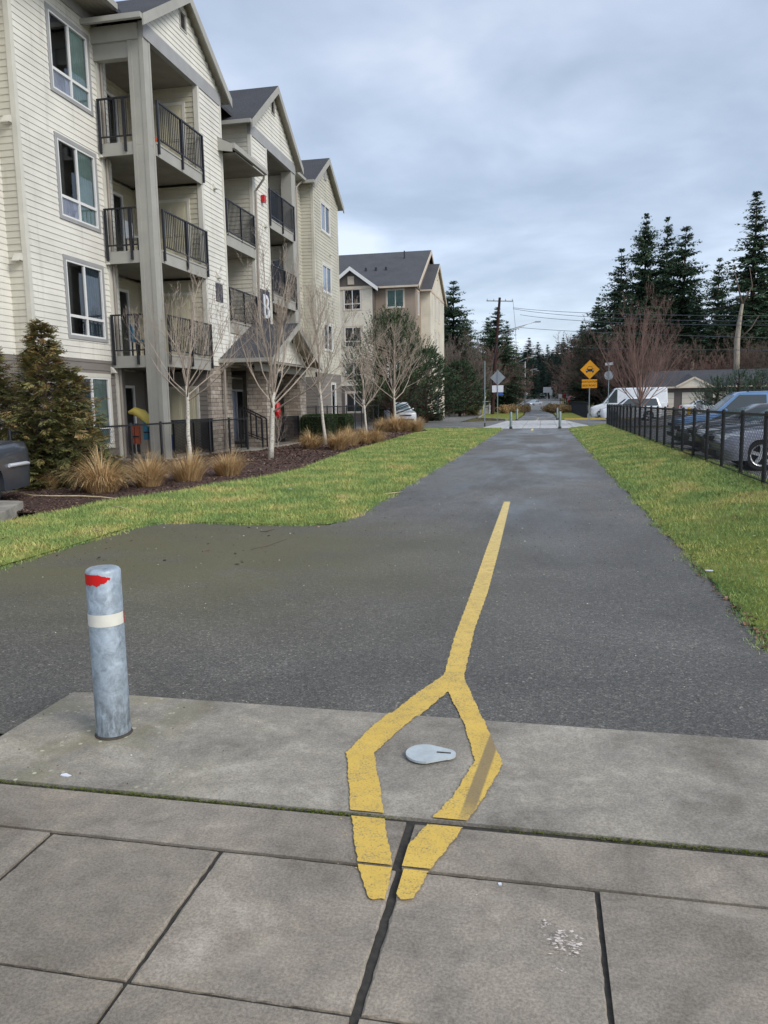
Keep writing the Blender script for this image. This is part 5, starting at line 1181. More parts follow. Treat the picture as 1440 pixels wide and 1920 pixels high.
x,y=G(909,800); t=thing('marker_pole','plain thin grey pole standing on the grass edge left of the crossing','pole',(x,y,0)); MB().box(x-.035,x+.035,y-.035,y+.035,0,4.1).build('post',M['galv_far'],t); MB().box(x-.045,x+.045,y-.045,y+.045,0,.25).build('post_sleeve',M['grime'],t)
# utility pole, leaning
def upole():
    Y=95; b=Vector(PY(923,774,Y)); b.z=.0; tp=Vector(PY(937,558,Y)); t=thing('utility_pole','dark leaning wooden utility pole with crossarm and long street lamp arms','utility pole',tuple(b))
    MB().tube([b,b.lerp(tp,.5)+Vector((-.08,0,0)),tp],[.24,.2,.15],10).build('pole',M['pole_wood'],t,True,40)
    L=Vector(PY(912,564,Y)); Rr=Vector(PY(962,565,Y)); MB().bar(L,Rr,.1,.13).build('crossarm',M['lamp_gray'],t)
    for px in (914,926,948,961): p=Vector(PY(px,560,Y)); MB().lathe([(.0,.0),(.06,.02),(.08,.15),(.03,.3),(0,.32)],8,(p.x,p.y,p.z-.3)).build('insulator',M['lamp_gray'],t,True)
    e=Vector(PY(1005,603,Y)); 
    la=MB().tube([Vector(PY(934,626,Y)),Vector(PY(965,615,Y)),e],[.06,.05,.04],6); la.tube([Vector(PY(934,635,Y)),Vector(PY(962,619,Y)),Vector(PY(985,610,Y))],[.06,.05,.03],6); a=la.build('lamp_arm',M['lamp_gray'],t,True)
    MB().box(e.x-.1,e.x+.55,e.y-.12,e.y+.12,e.z-.1,e.z+.05).build('lamp_head',M['lamp_gray'],a)
    MB().tube([Rr,Vector(PY(966,610,Y)),Vector(PY(968,650,Y))],.02,4).build('drop_cable',M['wire'],t)
    g=Vector(PY(903,776,88)); g.z=.05; MB().tube([g,Vector(PY(911,738,88.3))],.09,6).build('guy_guard',M['guy_yellow'],t,True); MB().tube([Vector(PY(911,738,88.3)),Vector(PY(933,640,Y))],.012,4).build('guy_wire',M['wire'],t)
upole()
for i,((a,b),(c,d),(e,f)) in enumerate([((962,577),(1138,588),(1500,592)),((962,579),(1140,596),(1500,602)),((975,590),(1140,604),(1500,610)),((975,614),(1138,624),(1500,635)),((1080,652),(1250,655),(1500,657))]):
    P=[Vector(PY(a,b,95)),Vector(PY(c,d,80)),Vector(PY(e,f,70))]; pts=[]
    for k in range(17):
        u=k/16; pts.append(P[0]*(1-u)**2+ (P[1]*2-P[0]*.5-P[2]*.5)*2*u*(1-u)+P[2]*u*u)
    ob=MB().tube(pts,.022,4).build('power_line',M['wire'],None); tag(ob,['topmost power line running right from the utility pole','second power line from the top, just under the first','third power line from the top crossing the dark conifers','fourth power line, well below the upper three','lowest power line, crossing the bare reddish tree crown'][i],'power line','power lines to the right')
# street lamps receding along the road
def lamp(px,py0,py1,ax,ay,Y,label,proto=None):
    b=Vector(PY(px,py0,Y)); z0=rise(Y); zt=PY(px,py1,Y)[2]; t=thing('street_lamp',label,'street lamp',(b.x,b.y,z0),'street lamps along the far road')
    MB().tube([(b.x,b.y,z0),(b.x,b.y,zt)],[.16,.11],8).build('pole',M['lamp_gray'] if Y!=133 else M['pole_wood_pale'],t,True); e=Vector(PY(ax,ay,Y)); s=Vector(PY(px,ay+.44*(ax-px),Y))
    a=MB().tube([s,s.lerp(e,.7)+Vector((0,0,.12)),e],[.07,.06,.05],6).build('lamp_arm',M['lamp_gray'],t,True); MB().box(e.x-.15,e.x+.6,e.y-.14,e.y+.14,e.z-.08,e.z+.06).build('lamp_head',M['lamp_gray'],a)
M['pole_wood_pale']=simple('pole_wood_pale',S(150,140,130),.9,0,.2,3)
lamp(966,765,655,993,670,133,'nearest and tallest street lamp on a wooden pole along the far road')
lamp(984,758,678,1002,692,182,'second street lamp along the far road, just right of the tallest')
lamp(997,755,694,1007,695,240,'third street lamp along the far road, short grey pole')
lamp(1006,752,708,1010,706,310,'farthest street lamp, smallest of the row')
# far road furniture
def rsign(px,py,Y,w_,h_,mat,label,rnd=False,zg=None):
    p=Vector(PY(px,py,Y)); z0=rise(Y)-.05; t=thing('road_sign',label,'sign',(p.x,p.y,z0)); MB().box(p.x-.05,p.x+.05,p.y+.02,p.y+.1,z0,p.z).build('pole',M['galv_far'],t)
    if rnd: MB().lathe([(0,-.02),(w_,-.02),(w_,.02),(0,.02)],14,tuple(p),'y').build('panel',M[mat],t)
    else: MB().box(p.x-w_,p.x+w_,p.y-.02,p.y+.02,p.z-h_,p.z+h_).build('panel',M[mat],t)
rsign(1026,731,150,.75,.52,'sign_back','large pale rectangular sign back beside the far road'); rsign(1033,736,140,.26,.5,'sign_back','narrow grey sign just right of the large pale sign back')
rsign(971,735,140,.3,.3,'sign_white','round white sign left of the far road, nearer of two',True); rsign(987,739,150,.28,.28,'sign_white','round white sign left of the far road, farther right of two',True)
def binb(px,py,Y,label,mat,w_,h_):
    p=Vector(PY(px,py,Y)); t=thing('wheelie_bin',label,'bin',(p.x,p.y,0)); m=MB(); m.v=[(p.x+a*w_*k,p.y+b*w_*k,z) for z,k in ((.02,.8),(h_*.9,1)) for a,b in ((-1,-1),(1,-1),(1,1),(-1,1))]; m.f=[(0,1,5,4),(1,2,6,5),(2,3,7,6),(3,0,4,7),(0,3,2,1)]; m.build('body',M[mat],t)
    MB().prism([(p.x-w_*1.1,p.y-w_*1.1),(p.x+w_*1.1,p.y-w_*1.1),(p.x+w_*1.1,p.y+w_*1.1),(p.x-w_*1.1,p.y+w_*1.1)],h_*.9,h_).build('lid',M[mat],t)
    for sx in (-1,1): MB().lathe([(0,-.03),(.1,-.03),(.1,.03),(0,.03)],10,(p.x+sx*w_*.8,p.y+w_*.8,.1),'x').build('wheel',M['rubber'],t)
binb(1054,768,112,'teal green wheelie bin by the far mailboxes','bin_green',.3,1.05)
def mailb(px,Y,label,red=False):
    p=Vector(PY(px,770,Y)); t=thing('mailbox',label,'mailbox',(p.x,p.y,0)); MB().box(p.x-.05,p.x+.05,p.y-.05,p.y+.05,0,1.9).build('post',M['pole_wood'],t); MB().box(p.x-.25,p.x+.25,p.y-.3,p.y+.3,1.9,2.5).build('box',M['red' if red else 'sign_white'],t)
mailb(1050,118,'white mailbox left of the red one by the far road'); mailb(1058,120,'red mailbox between two white mailboxes',True); mailb(1062,122,'white mailbox right of the red one by the far road')
# grey utility enclosure wall, hydrant, white yard chair
x,y,_=PY(905,770,100); t=thing('concrete_enclosure','low pale concrete enclosure with a white top rail behind the utility pole','enclosure',(x,y,0)); MB().box(x-1.6,x+1.2,y,y+2.4,0,1.15).build('wall',M['conc_pale'],t); m=MB(); m.bar((x-3,y-.1,1.6),(x+1.4,y-.1,1.6),.08); m.bar((x-2.6,y-.1,0),(x-2.6,y-.1,1.6),.06,.06,(1,0,0)); m.bar((x+.9,y-.1,0),(x+.9,y-.1,1.6),.06,.06,(1,0,0)); m.build('top_rail',M['vinyl'],t)
p=PY(1292,762,70); t=thing('fire_hydrant','yellow fire hydrant in front of the garage building','fire hydrant',(p[0],p[1],0)); MB().lathe([(.16,0),(.16,.06),(.11,.08),(.11,.62),(.15,.64),(.13,.76),(.05,.84),(0,.85)],12,(p[0],p[1],0)).build('body',M['hydrant'],t,True,40); MB().box(p[0]-.2,p[0]+.2,p[1]-.05,p[1]+.05,.45,.56).build('outlet',M['hydrant'],t)
p=PY(1313,760,69); t=thing('garden_chair','white plastic chair on the verge right of the yellow hydrant','chair',(p[0],p[1],0)); MB().box(p[0]-.3,p[0]+.3,p[1]-.25,p[1]+.25,.42,.5).build('seat',M['sign_white'],t); MB().box(p[0]-.3,p[0]+.3,p[1]+.2,p[1]+.26,.5,1.2).build('backrest',M['sign_white'],t)
for a in (-.26,.26):
    for b in (-.2,.2): MB().box(p[0]+a-.03,p[0]+a+.03,p[1]+b-.03,p[1]+b+.03,0,.42).build('leg',M['sign_white'],t)
# ------------------------------------------------------------------ litter and sticks
def stick(name,label,pts,r,mat='stick',cat='stick'):
    m=MB().tube([(p[0],p[1],p[2]) for p in pts],[r*.6]+[r]*(len(pts)-2)+[r*.4],5); return tag(m.build(name,M[mat],None,True),label,cat)
def gz(q,z): a=G(q[0],q[1],z); return (a[0],a[1],z)
stick('stick','long pale stick lying on the mulch beside the large cedar shrub',[gz(q,.065) for q in ((38,924),(60,929),(100,930),(150,930),(190,932),(220,935))],.013)
stick('stick','short pale stick on the lawn edge below the dry grass clumps',[gz(q,.05) for q in ((210,949),(228,951),(242,956))],.012)
stick('twig','small dark twig on the asphalt near the lawn corner',[gz(q,.012) for q in ((488,997),(500,996),(515,992))],.006,'stick_dark','twig')
stick('twig','thin reddish twig lying across the mossy asphalt',[gz(q,.01) for q in ((470,1030),(500,1024),(540,1010))],.0028,'stick_dark','twig')
stick('twig','brown twig on the lawn edge where the path narrows',[gz(q,.04) for q in ((722,926),(740,924),(756,921))],.01,'stick','twig')
def scrap(name,px,py,s,z,label,mat='paper',asp=1.,cat='litter',sd=1):
    x,y=G(px,py,z); r_=random.Random(sd); P=[(x+s*asp*math.cos(a)*r_.uniform(.6,1.1),y+s*math.sin(a)*r_.uniform(.5,1.1)) for a in [i*.9 for i in range(7)]]; o=MB().prism(P,z,z+.0035).build(name,M[mat]); return tag(o,label,cat)
scrap('paper_scrap',123,1454,.016,.0125,'small pale blue paper scrap on the concrete near the bollard','paper',1.6,'litter',2)
scrap('paper_scrap',937,1658,.0085,.0085,'tiny white square scrap on the sidewalk below the long joint','paper',1,'litter',3)
scrap('paper_scrap',1331,1070,.03,.03,'flat white scrap at the edge of the right lawn','paper',1.4,'litter',4)
scrap('paper_scrap',1283,862,.06,.2,'crumpled white litter at the foot of the right fence','paper',1.2,'litter',5)
scrap('paper_scrap',1160,806,.09,.12,'white litter on the far end of the right lawn','paper',1,'litter',6)
scrap('paper_scrap',763,829,.08,.05,'white scrap on the left lawn near the mulch corner','paper',1,'litter',7)
scrap('paper_scrap',545,917,.03,.05,'pale scrap in the middle of the left lawn','paper',1.4,'litter',8)
scrap('dead_leaf',500,996,.0,.01,'x') if False else None
def droppings():
    t=thing('bird_dropping','whitish dried smear of bird dropping on the sidewalk panel','smear',(.05,2.05,.0085)); r_=random.Random(8)
    m=MB()
    for (px,py,s,n) in ((1058,1778,.03,60),(1025,1738,.016,16),(1052,1752,.008,6),(1042,1822,.008,5),(1056,1826,.01,6),(1010,1823,.005,2),(894,1685,.010,7),(1078,1790,.014,22)):
        for k in range(int(n*2)):
            x,y=G(px+r_.gauss(0,1)*s*480,py+r_.gauss(0,1)*s*300); q=s*.3*r_.random()**2+.0012; a0=r_.uniform(0,6); e=r_.uniform(.15,.7)
            m.poly([(x+q*math.cos(a0+a)*r_.uniform(.3,1.4),y+q*e*math.sin(a0+a)*r_.uniform(.3,1.4),.0088+.0002*k+r_.uniform(0,.00015)) for a in [i*.78 for i in range(8)]])
    m.build('smear',M['dropping'],t)
droppings()
#PART5
# ------------------------------------------------------------------ vegetation
def branch_tree(seed,h,trunk_h,nmain,spread,levels,tw=.06,rtip=.006,upw=.35,twigs=5,lenf=.62,start=.35,dens=1.0,curve=.12,fat=.4):
    """returns (trunk MB, crown MB) for a leafless tree, base at the origin"""
    r=random.Random(seed); tr=MB(); cr=MB()
    lean=Vector((r.uniform(-.03,.03),r.uniform(-.03,.03),0))
    tp=[Vector((0,0,-.05))]; n=5
    for i in range(1,n+1): tp.append(Vector((lean.x*i+r.uniform(-.02,.02),lean.y*i+r.uniform(-.02,.02),trunk_h*i/n)))
    tr.tube(tp,[tw*1.25]+[tw*(1-.3*i/n) for i in range(1,n+1)],8)
    def grow(p,d,L,rad,lev):
        seg=4 if lev<2 else 3; pts=[p.copy()]; rr=[rad]; q=p.copy(); dd=d.copy()
        kids=[]
        for i in range(seg):
            dd=(dd+Vector((r.uniform(-1,1),r.uniform(-1,1),r.uniform(-.6,1)))*curve+Vector((0,0,upw*.22))).normalized(); q=q+dd*(L/seg); pts.append(q.copy()); rr.append(max(rtip*.5,rad*(1-.8*(i+1)/seg))); kids.append((q.copy(),dd.copy(),rr[-1]))
        cr.tube(pts,rr,5 if lev==0 else 3 if lev>1 else 4,False)
        if lev>=levels: return
        nk=max(2,int(round((twigs+(2 if lev==0 else 0))*dens)))
        for k in range(nk):
            u=r.uniform(.22,1.0); i=min(seg-1,int(u*seg)); a,b=pts[i],pts[i+1]; c=a.lerp(b,u*seg-i); bd=(b-a).normalized()
            az=r.uniform(0,6.283); pr=bd.cross(Vector((math.cos(az),math.sin(az),.2))).normalized()
            ang=r.uniform(.35,.85); nd=(bd*math.cos(ang)+pr*math.sin(ang)+Vector((0,0,upw*.35))).normalized()
            grow(c,nd,L*lenf*r.uniform(.6,1.1)*(1.15-u*.5),max(rtip,rr[i]*.55),lev+1)
    for k in range(nmain):
        az=k*2.399+r.uniform(-.4,.4); u=k/max(1,nmain-1); z=trunk_h*(start+(1-start)*u)
        i=z/trunk_h*n; p=tp[min(n-1,int(i))].lerp(tp[min(n,int(i)+1)],i-int(i)) if int(i)<n else tp[n]
        el=spread*(1.15-.85*u); d=Vector((math.cos(az)*math.sin(el),math.sin(az)*math.sin(el),math.cos(el)))
        grow(p,d,(h-z)*r.uniform(.62,.9)*(1.0 if u>.5 else .85),tw*fat*(1-.3*u),0)
    grow(tp[n],Vector((0,0,1)),(h-trunk_h)*.8,tw*.65,0)
    return tr,cr
def bare(name,label,loc,args,tm,cm,group=None,cat='tree',twm=None):
    tr,cr=branch_tree(**args); t=thing(name,label,cat,(0,0,0),group); tr.build('trunk',M[tm],t,True); cr.build('crown',M[cm],t,True); t.location=loc; return t
b1_=bare('birch_tree','bare birch with white trunk in front of the first patio, nearest of the row',(-9.35,19.3,.03),dict(seed=12,h=5.6,trunk_h=2.1,nmain=10,spread=1.0,levels=3,tw=.062,rtip=.0036,upw=.5,twigs=5,lenf=.5,start=.8,curve=.23),'birch','twig','birch trees in the planting bed')
b2_=bare('birch_tree','bare birch with thick white trunk in front of the porch roof',(-7.75,21.2,.03),dict(seed=23,h=6.2,trunk_h=1.9,nmain=11,spread=1.05,levels=3,tw=.08,rtip=.0036,upw=.45,twigs=5,lenf=.48,start=.7,curve=.23),'birch','twig','birch trees in the planting bed')
b3_=bare('birch_tree','bare birch beside the box hedges, third along the bed',(-8.2,28.6,.03),dict(seed=31,h=6.8,trunk_h=2.4,nmain=11,spread=.85,levels=3,tw=.068,rtip=.0045,upw=.5,twigs=5,lenf=.48,start=.7,curve=.17),'birch','twig','birch trees in the planting bed')
x,y=G(687,812); dup(b2_,(x,y,.03),1.9,'slender bare tree in front of the far building window, fourth along the bed',(.85,.85,.92))
x,y=G(742,808); dup(b3_,(x,y,.03),.8,'bare tree in front of the big dark pine, last along the bed',(1.15,1.15,1.0))
# sapling by the porch
bare('sapling','small leafless sapling in the mulch beside the porch column',(*G(520,842),.03),dict(seed=5,h=1.3,trunk_h=.5,nmain=5,spread=.5,levels=2,tw=.018,rtip=.004,upw=.4,twigs=4,lenf=.6,start=.3),'twig','twig',None,'sapling')
# cedar shrub with flat fan sprays
def cedar(seed,h,rad,n=900,name='cedar_shrub',label='',loc=(0,0,0),mat='cedar'):
    g=np.random.default_rng(seed); t=thing(name,label,'shrub',(0,0,0)); r=random.Random(seed)
    tr=MB(); tr.tube([(0,0,0),(.03,0,h*.4),(0,.03,h*.97)],[.05,.035,.006],7); 
    V=[];Rn=[]
    for i in range(n):
        u=r.random()**1.15; z=h*(.05+.93*u); prof=(1-u)**.8*(.6+.4*min(1,u*5+.25)); R_=rad*prof*r.uniform(.75,1.12)+.05
        az=r.uniform(0,6.283); lump=1+.3*math.sin(az*3+z*2.1)+.22*math.sin(az*5-z*4); R_*=lump
        sx_=(.42*rad if i%4==1 else 0); z*=(.72 if i%4==1 else 1); root=Vector((sx_*.7,sx_*.55,max(.05,z-R_*.35))); d=Vector((math.cos(az),math.sin(az),r.uniform(-.1,.55))).normalized(); L=R_*r.uniform(.6,1.0)
        if i%3==0: tr.tube([root,root+d*L],[.009,.003],3,False)
        # spray: stem with alternating side leaflets, each a narrow quad, drooping tip
        st=root+d*(L*r.uniform(.5,.8)); sd=(d+Vector((0,0,r.uniform(-.5,.35)))).normalized(); sl=r.uniform(.18,.44)*(1-.4*u)
        side=sd.cross(Vector((r.uniform(-.5,.5),r.uniform(-.5,.5),1))).normalized(); nrm=side.cross(sd); tone=r.random()
        m=7
        for k in range(m):
            b=st+sd*(sl*k/m)-Vector((0,0,.03*(k/m)**2))
            for sg in (-1,1):
                ll=sl*.55*(1-k/m*.75)*r.uniform(.7,1.15); dv=(sd*.75+side*sg*.8+nrm*r.uniform(-.25,.25)).normalized(); e=b+dv*ll-Vector((0,0,ll*.18)); wv=sd.cross(dv).cross(dv).normalized()*(ll*.13+.003)
                V.append([b,b+dv*ll*.5+wv,e]); V.append([b,b+dv*ll*.5-wv,e]); Rn+= [min(1,max(0,tone*.6+r.random()*.3+(.3*u)))]*2
    V=np.array([[tuple(p) for p in q] for q in V]); tris_obj('foliage',V,M[mat],t,np.array(Rn)); tr.build('trunk',M['twig_brown'],t,True); t.location=loc; return t
cedar(3,3.3,1.35,2700,label='bushy brown green cedar shrub in front of the dark lower wall',loc=(-9.65,13.7,.03))
cedar(8,2.9,.95,1300,label='dark cedar shrub cut off by the left edge of the photo',loc=(-11.25,14.3,.03))
cedar(9,1.5,.4,330,label='slim cedar sprout beside the ground floor window',loc=(-9.95,15.5,.03))
# ornamental grass clumps
def fesc(seed,n,h,spread,label,cat='ornamental grass',mat='fescue',stiff=.5):
    r=random.Random(seed); t=thing('ornamental_grass',label,cat,(0,0,0),'dry grass clumps along the planting bed'); V=[];Rn=[]
    for i in range(n):
        az=r.uniform(0,6.283); out=r.random()**.6; L=h*r.uniform(.5,1.2)*(1+.12*math.sin(az*3+seed)); b=Vector((math.cos(az),math.sin(az),0))*(spread*.38*out); d=Vector((math.cos(az+r.uniform(-.4,.4)),math.sin(az+r.uniform(-.4,.4)),0)); w_=r.uniform(.003,.006); side=Vector((-d.y,d.x,0))*w_
        el=.1+out*.9+r.uniform(-.25,.4); pts=[]; p=b.copy(); ang=el*.5; m=5; tone=r.random()
        for k in range(m+1):
            pts.append(p.copy()); st=Vector((d.x*math.sin(ang),d.y*math.sin(ang),math.cos(ang))); p=p+st*(L/m); ang+=(.12+out*stiff*.75)*1.0*(.5+k*.25)
            if p.z<.02: p.z=.02
        for k in range(m):
            a,c=1-k/m*.8,1-(k+1)/m*.8; V.append([pts[k]-side*a,pts[k]+side*a,pts[k+1]+side*c,pts[k+1]-side*c]); Rn.append(min(1,tone*.75+r.random()*.2+k*.03))
    tris_obj('blades',np.array([[tuple(p) for p in q] for q in V]),M[mat],t,np.array(Rn),4); return t
ga=fesc(1,1500,.78,.75,'large shaggy dry grass clump right of the cedar shrub, biggest and nearest'); ga.location=(-7.95,12.75,.03)
gb=fesc(2,1100,.7,.6,'second dry grass clump along the bed, next to the shaggy one',stiff=.35); gb.location=(-7.55,13.75,.03)
gc=fesc(3,900,.62,.7,'upright dry grass clump below the nearest birch, third along the bed',stiff=.12); gc.location=(-7.25,14.85,.03)
dup(gc,(-6.85,16.0,.03),2.1,'upright dry grass clump at the right end of the near group, fourth along the bed',.92)
dup(gb,(-9.35,13.25,.03),.7,'half hidden dry grass clump behind the cedar base',.55)
for k,(px,py,sc,lab) in enumerate([(590,843,.85,'dry grass clump left of the third birch trunk'),(640,845,1.0,'round dry grass clump right of the third birch trunk'),(662,838,1.05,'full dry grass clump overlapping the round one beside the third birch'),(690,834,.9,'dry grass clump second from the right in the middle group'),(712,832,.95,'dry grass clump at the right end of the middle group'),(722,810,.95,'leftmost dry grass clump below the big pine'),(745,811,1.1,'second dry grass clump below the big pine'),(765,810,1.1,'third dry grass clump below the big pine'),(785,809,1.0,'rightmost dry grass clump below the big pine'),(655,826,.8,'dry grass clump behind the middle group near the box hedge')]):
    x,y=G(px,py); s=sc*(1 if y<35 else 1.25); dup([ga,gb,gc][k%3],(x-.2,y+.3,.03),k*1.3,lab,(s*1.05,s*1.05,s))
# green weeds at the foot of the wall
wd=fesc(9,500,.6,.6,'grey green weeds at the wall foot left of the first patio',mat='weed'); wd.location=(-10.6,17.3,.03); wd.name='weeds'; wd['category']='weeds'; del wd['group']
# box hedges
def hedge(label,loc,sx,sy,sz,seed):
    t=thing('box_hedge',label,'hedge',(0,0,0)); g=np.random.default_rng(seed); n=9000
    p=g.uniform(-1,1,(n,3)); f=g.integers(0,5,n); e=1+g.normal(0,.035,n)
    p[f==0,0]=1;p[f==1,0]=-1;p[f==2,1]=1;p[f==3,1]=-1;p[f==4,2]=1; p*=e[:,None]*g.uniform(.9,1.0,(n,1)); q=np.abs(p); rr_=np.maximum(1,(q**6).sum(1)**(1/6)); p/=rr_[:,None]
    P=p*np.array([sx/2,sy/2,sz/2])+np.array([0,0,sz/2]); a=g.normal(0,1,(n,3)); a/=np.linalg.norm(a,axis=1)[:,None]; b=np.cross(a,g.normal(0,1,(n,3))); b/=np.linalg.norm(b,axis=1)[:,None]; s=.028
    tris_obj('foliage',np.stack([P-a*s,P+b*s*.7,P+a*s],1),M['hedge'],t); MB().box(-sx*.42,sx*.42,-sy*.42,sy*.42,.02,sz*.9).build('inner_mass',M['hedge_core'],t); t.location=loc; return t
M['hedge_core']=simple('hedge_core',S(22,28,16),1,0,.4,30)
hedge('larger clipped box hedge left of the third birch',(-9.0,30.6,.03),1.25,1.7,1.15,1); hedge('smaller clipped box hedge behind and right of the larger one',(-9.0,33.5,.03),1.2,1.6,1.1,2)
# ------------------------------------------------------------------ conifers
def conifer(seed,h,rad,nb=44,mat='needle_far',crownstart=.12,ragged=.35,dens=1.0,droop=.35,tw=.3,spr=.5):
    r=random.Random(seed); t=bpy.data.objects.new('conifer_tree',None); col.objects.link(t); V=[];Rn=[]; tr=MB()
    tr.tube([(0,0,-.2),(0,0,h*.5),(.0,0,h*.985)],[tw,tw*.6,.02],7)
    for i in range(nb):
        u=min(.995,max(0,(i+r.uniform(-.9,.9))/nb)); z=h*(crownstart+(1-crownstart)*u); R_=rad*((1-u)**.82)*(.55+.45*min(1,u*4+.3))*r.uniform(.78,1.15)+.1; nn=int((5+3*(1-u))*dens)+1; gap=r.random()
        for k in range(nn):
            az=r.uniform(0,6.283); L=R_*(r.uniform(1-ragged,1.12) if r.random()>.12 else r.uniform(1.05,1.25))
            if r.random()<.08: continue
            d=Vector((math.cos(az),math.sin(az),.3-droop*(1-u)*1.3+r.uniform(-.25,.25))); d.normalize(); b=Vector((0,0,z)); m=max(3,int(L/spr*2.1)); tone=r.random()*.5
            tr.tube([b,b+d*L*.95],[.035*(1-u)+.015,.008],3,False)
            for j in range(m):
                s=(j+r.random())/m; p=b+d*(L*s)-Vector((0,0,.1*L*s*s)); side=Vector((-math.sin(az),math.cos(az),0)); w_=spr*(1.2-s*.7)*r.uniform(.6,1.25)*min(1,.4+R_*.3)
                for q in range(4):
                    dv=(d*r.uniform(.1,.9)+side*r.uniform(-1,1)+Vector((0,0,r.uniform(-1.0,.3)))).normalized(); x_=dv.cross(Vector((r.uniform(-1,1),r.uniform(-1,1),r.uniform(-1,1)))).normalized()*w_*.17; e=p+dv*w_
                    V.append([p,p+dv*w_*.45+x_,e,p+dv*w_*.4-x_]); Rn.append(min(1,tone+r.random()*.4+.12*s))
    tris_obj('crown',np.array([[tuple(p) for p in q] for q in V]),M[mat],t,np.array(Rn),4); tr.build('trunk',M['bark'],t,True); return t
c1=conifer(1,24,6.4,70,ragged=.45,dens=1.5,spr=.52); c2=conifer(2,24,5.4,68,ragged=.55,dens=1.2,droop=.2,spr=.5); c3=conifer(3,24,6.6,60,ragged=.5,dens=1.25,droop=.3,spr=.52); c4=conifer(4,24,4.0,66,ragged=.6,dens=1.25,spr=.5,crownstart=.2)
RG='tall conifers behind the right car park'
def putc(src,first,px,py,Y,label,group,wid=1.0,rz=0):
    p=PY(px,py,Y); z0=rise(Y)-.3; s=(p[2]-z0)/24
    if first: src.location=(p[0],p[1],z0); src.scale=(s*wid*1.15,s*wid*1.15,s); tag(src,label,'conifer',group); src.rotation_euler=(0,0,rz); return src
    o=dup(src,(p[0],p[1],z0),rz,label,(s*wid*1.15,s*wid*1.15,s)); o['group']=group; o['category']='conifer'; return o
putc(c1,True,1213,395,100,'tallest dense conifer left of centre in the right hand group',RG,.95)
putc(c2,True,1253,402,101,'narrow topped conifer just right of the tallest dense one',RG,1.0)
putc(c3,True,1287,418,98,'open branched broad conifer with sky showing through, third peak from the left',RG,1.15)
putc(c4,True,1421,352,92,'very tall thin topped conifer at the right edge',RG,1.35)
lab=['conifer with pale pointed top between the broad one and the right edge','left shoulder conifer of the right group','low conifer at the left foot of the right group','smallest conifer at the far left of the right group','dark conifer low behind the garage roof','dark conifer behind the bare reddish tree','dark conifer right of the pale snag','conifer cut off by the right edge behind the power lines','short dark conifer between snag and garage','dark conifer filling the gap under the broad one','dark conifer behind the tall thin one','low dark conifer left of the pale snag']
for k,(s_,px,py,Y,wd_) in enumerate([(c3,1350,478,104,.8),(c2,1166,462,104,1.25),(c1,1122,555,112,1.2),(c2,1092,600,120,1.0),(c1,1310,560,95,1.5),(c1,1225,520,106,1.3),(c2,1395,540,90,1.6),(c1,1455,470,96,1.3),(c1,1345,590,90,1.7),(c1,1275,540,108,1.5),(c3,1432,500,100,1.2),(c2,1372,560,98,1.5)]): putc(s_,False,px,py,Y,lab[k],RG,wd_,k*1.1)
LG='conifers left of the utility pole'
for k,(s_,px,py,Y,wd_,lb) in enumerate([(c3,850,522,100,1.3,'tall open conifer right of the far apartment building'),(c2,836,560,104,1.3,'dense conifer touching the far apartment building'),(c1,872,590,106,1.2,'broad darker conifer at the right side of the left pair'),(c3,932,572,118,1.35,'pointed conifer behind the leaning utility pole'),(c2,951,600,122,1.1,'conifer just right of the leaning pole'),(c3,915,592,120,1.1,'thin conifer just left of the leaning pole')]): putc(s_,False,px,py,Y,lb,LG,wd_,k*1.7+.4)
# far forest along the road: instances as individuals with hazier green
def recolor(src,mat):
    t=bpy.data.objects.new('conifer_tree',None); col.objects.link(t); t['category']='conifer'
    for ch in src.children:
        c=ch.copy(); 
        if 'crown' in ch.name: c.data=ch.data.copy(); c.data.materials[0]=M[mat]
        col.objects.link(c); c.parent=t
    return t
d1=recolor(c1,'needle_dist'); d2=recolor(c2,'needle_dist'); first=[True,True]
FG='distant conifers closing off the road'; r=random.Random(6)
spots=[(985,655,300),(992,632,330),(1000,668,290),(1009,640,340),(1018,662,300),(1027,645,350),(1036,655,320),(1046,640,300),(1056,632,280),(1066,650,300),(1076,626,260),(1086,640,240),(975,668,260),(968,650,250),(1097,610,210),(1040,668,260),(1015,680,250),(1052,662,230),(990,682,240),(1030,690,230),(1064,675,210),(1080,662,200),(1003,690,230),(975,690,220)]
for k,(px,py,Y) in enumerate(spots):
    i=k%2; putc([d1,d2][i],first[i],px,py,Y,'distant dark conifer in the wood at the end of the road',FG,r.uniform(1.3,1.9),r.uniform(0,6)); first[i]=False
# ------------------------------------------------------------------ bare thickets and feature bare trees
tr_,cr_=branch_tree(seed=41,h=8.0,trunk_h=1.7,nmain=18,spread=.9,levels=3,tw=.11,rtip=.006,upw=.5,twigs=6,lenf=.5,start=.6,curve=.12)
t=thing('bare_tree','leafless reddish tree with upright crown behind the right fence','tree',(0,0,0)); tr_.build('trunk',M['twig_brown'],t,True); cr_.build('crown',M['twig_red'],t,True); p=PY(1200,780,50); t.location=(p[0],p[1],0); bt=t
t.scale=(.85,.85,.95)
TG='bare trees in the thicket'
def thick(seed,cm,h=9,**k):
    a=dict(seed=seed,h=h,trunk_h=2.2,nmain=10,spread=.85,levels=3,tw=.11,rtip=.014,upw=.4,twigs=6,lenf=.55,start=.3,curve=.16); a.update(k); tr,cr=branch_tree(**a); t=bpy.data.objects.new('bare_tree',None); col.objects.link(t); tag(t,'x','tree',TG); tr.build('trunk',M['bark_pale'],t,True); cr.build('crown',M[cm],t,True); return t
k1=thick(51,'twig_far'); k2=thick(52,'twig_red2'); k3=thick(53,'twig_brown')
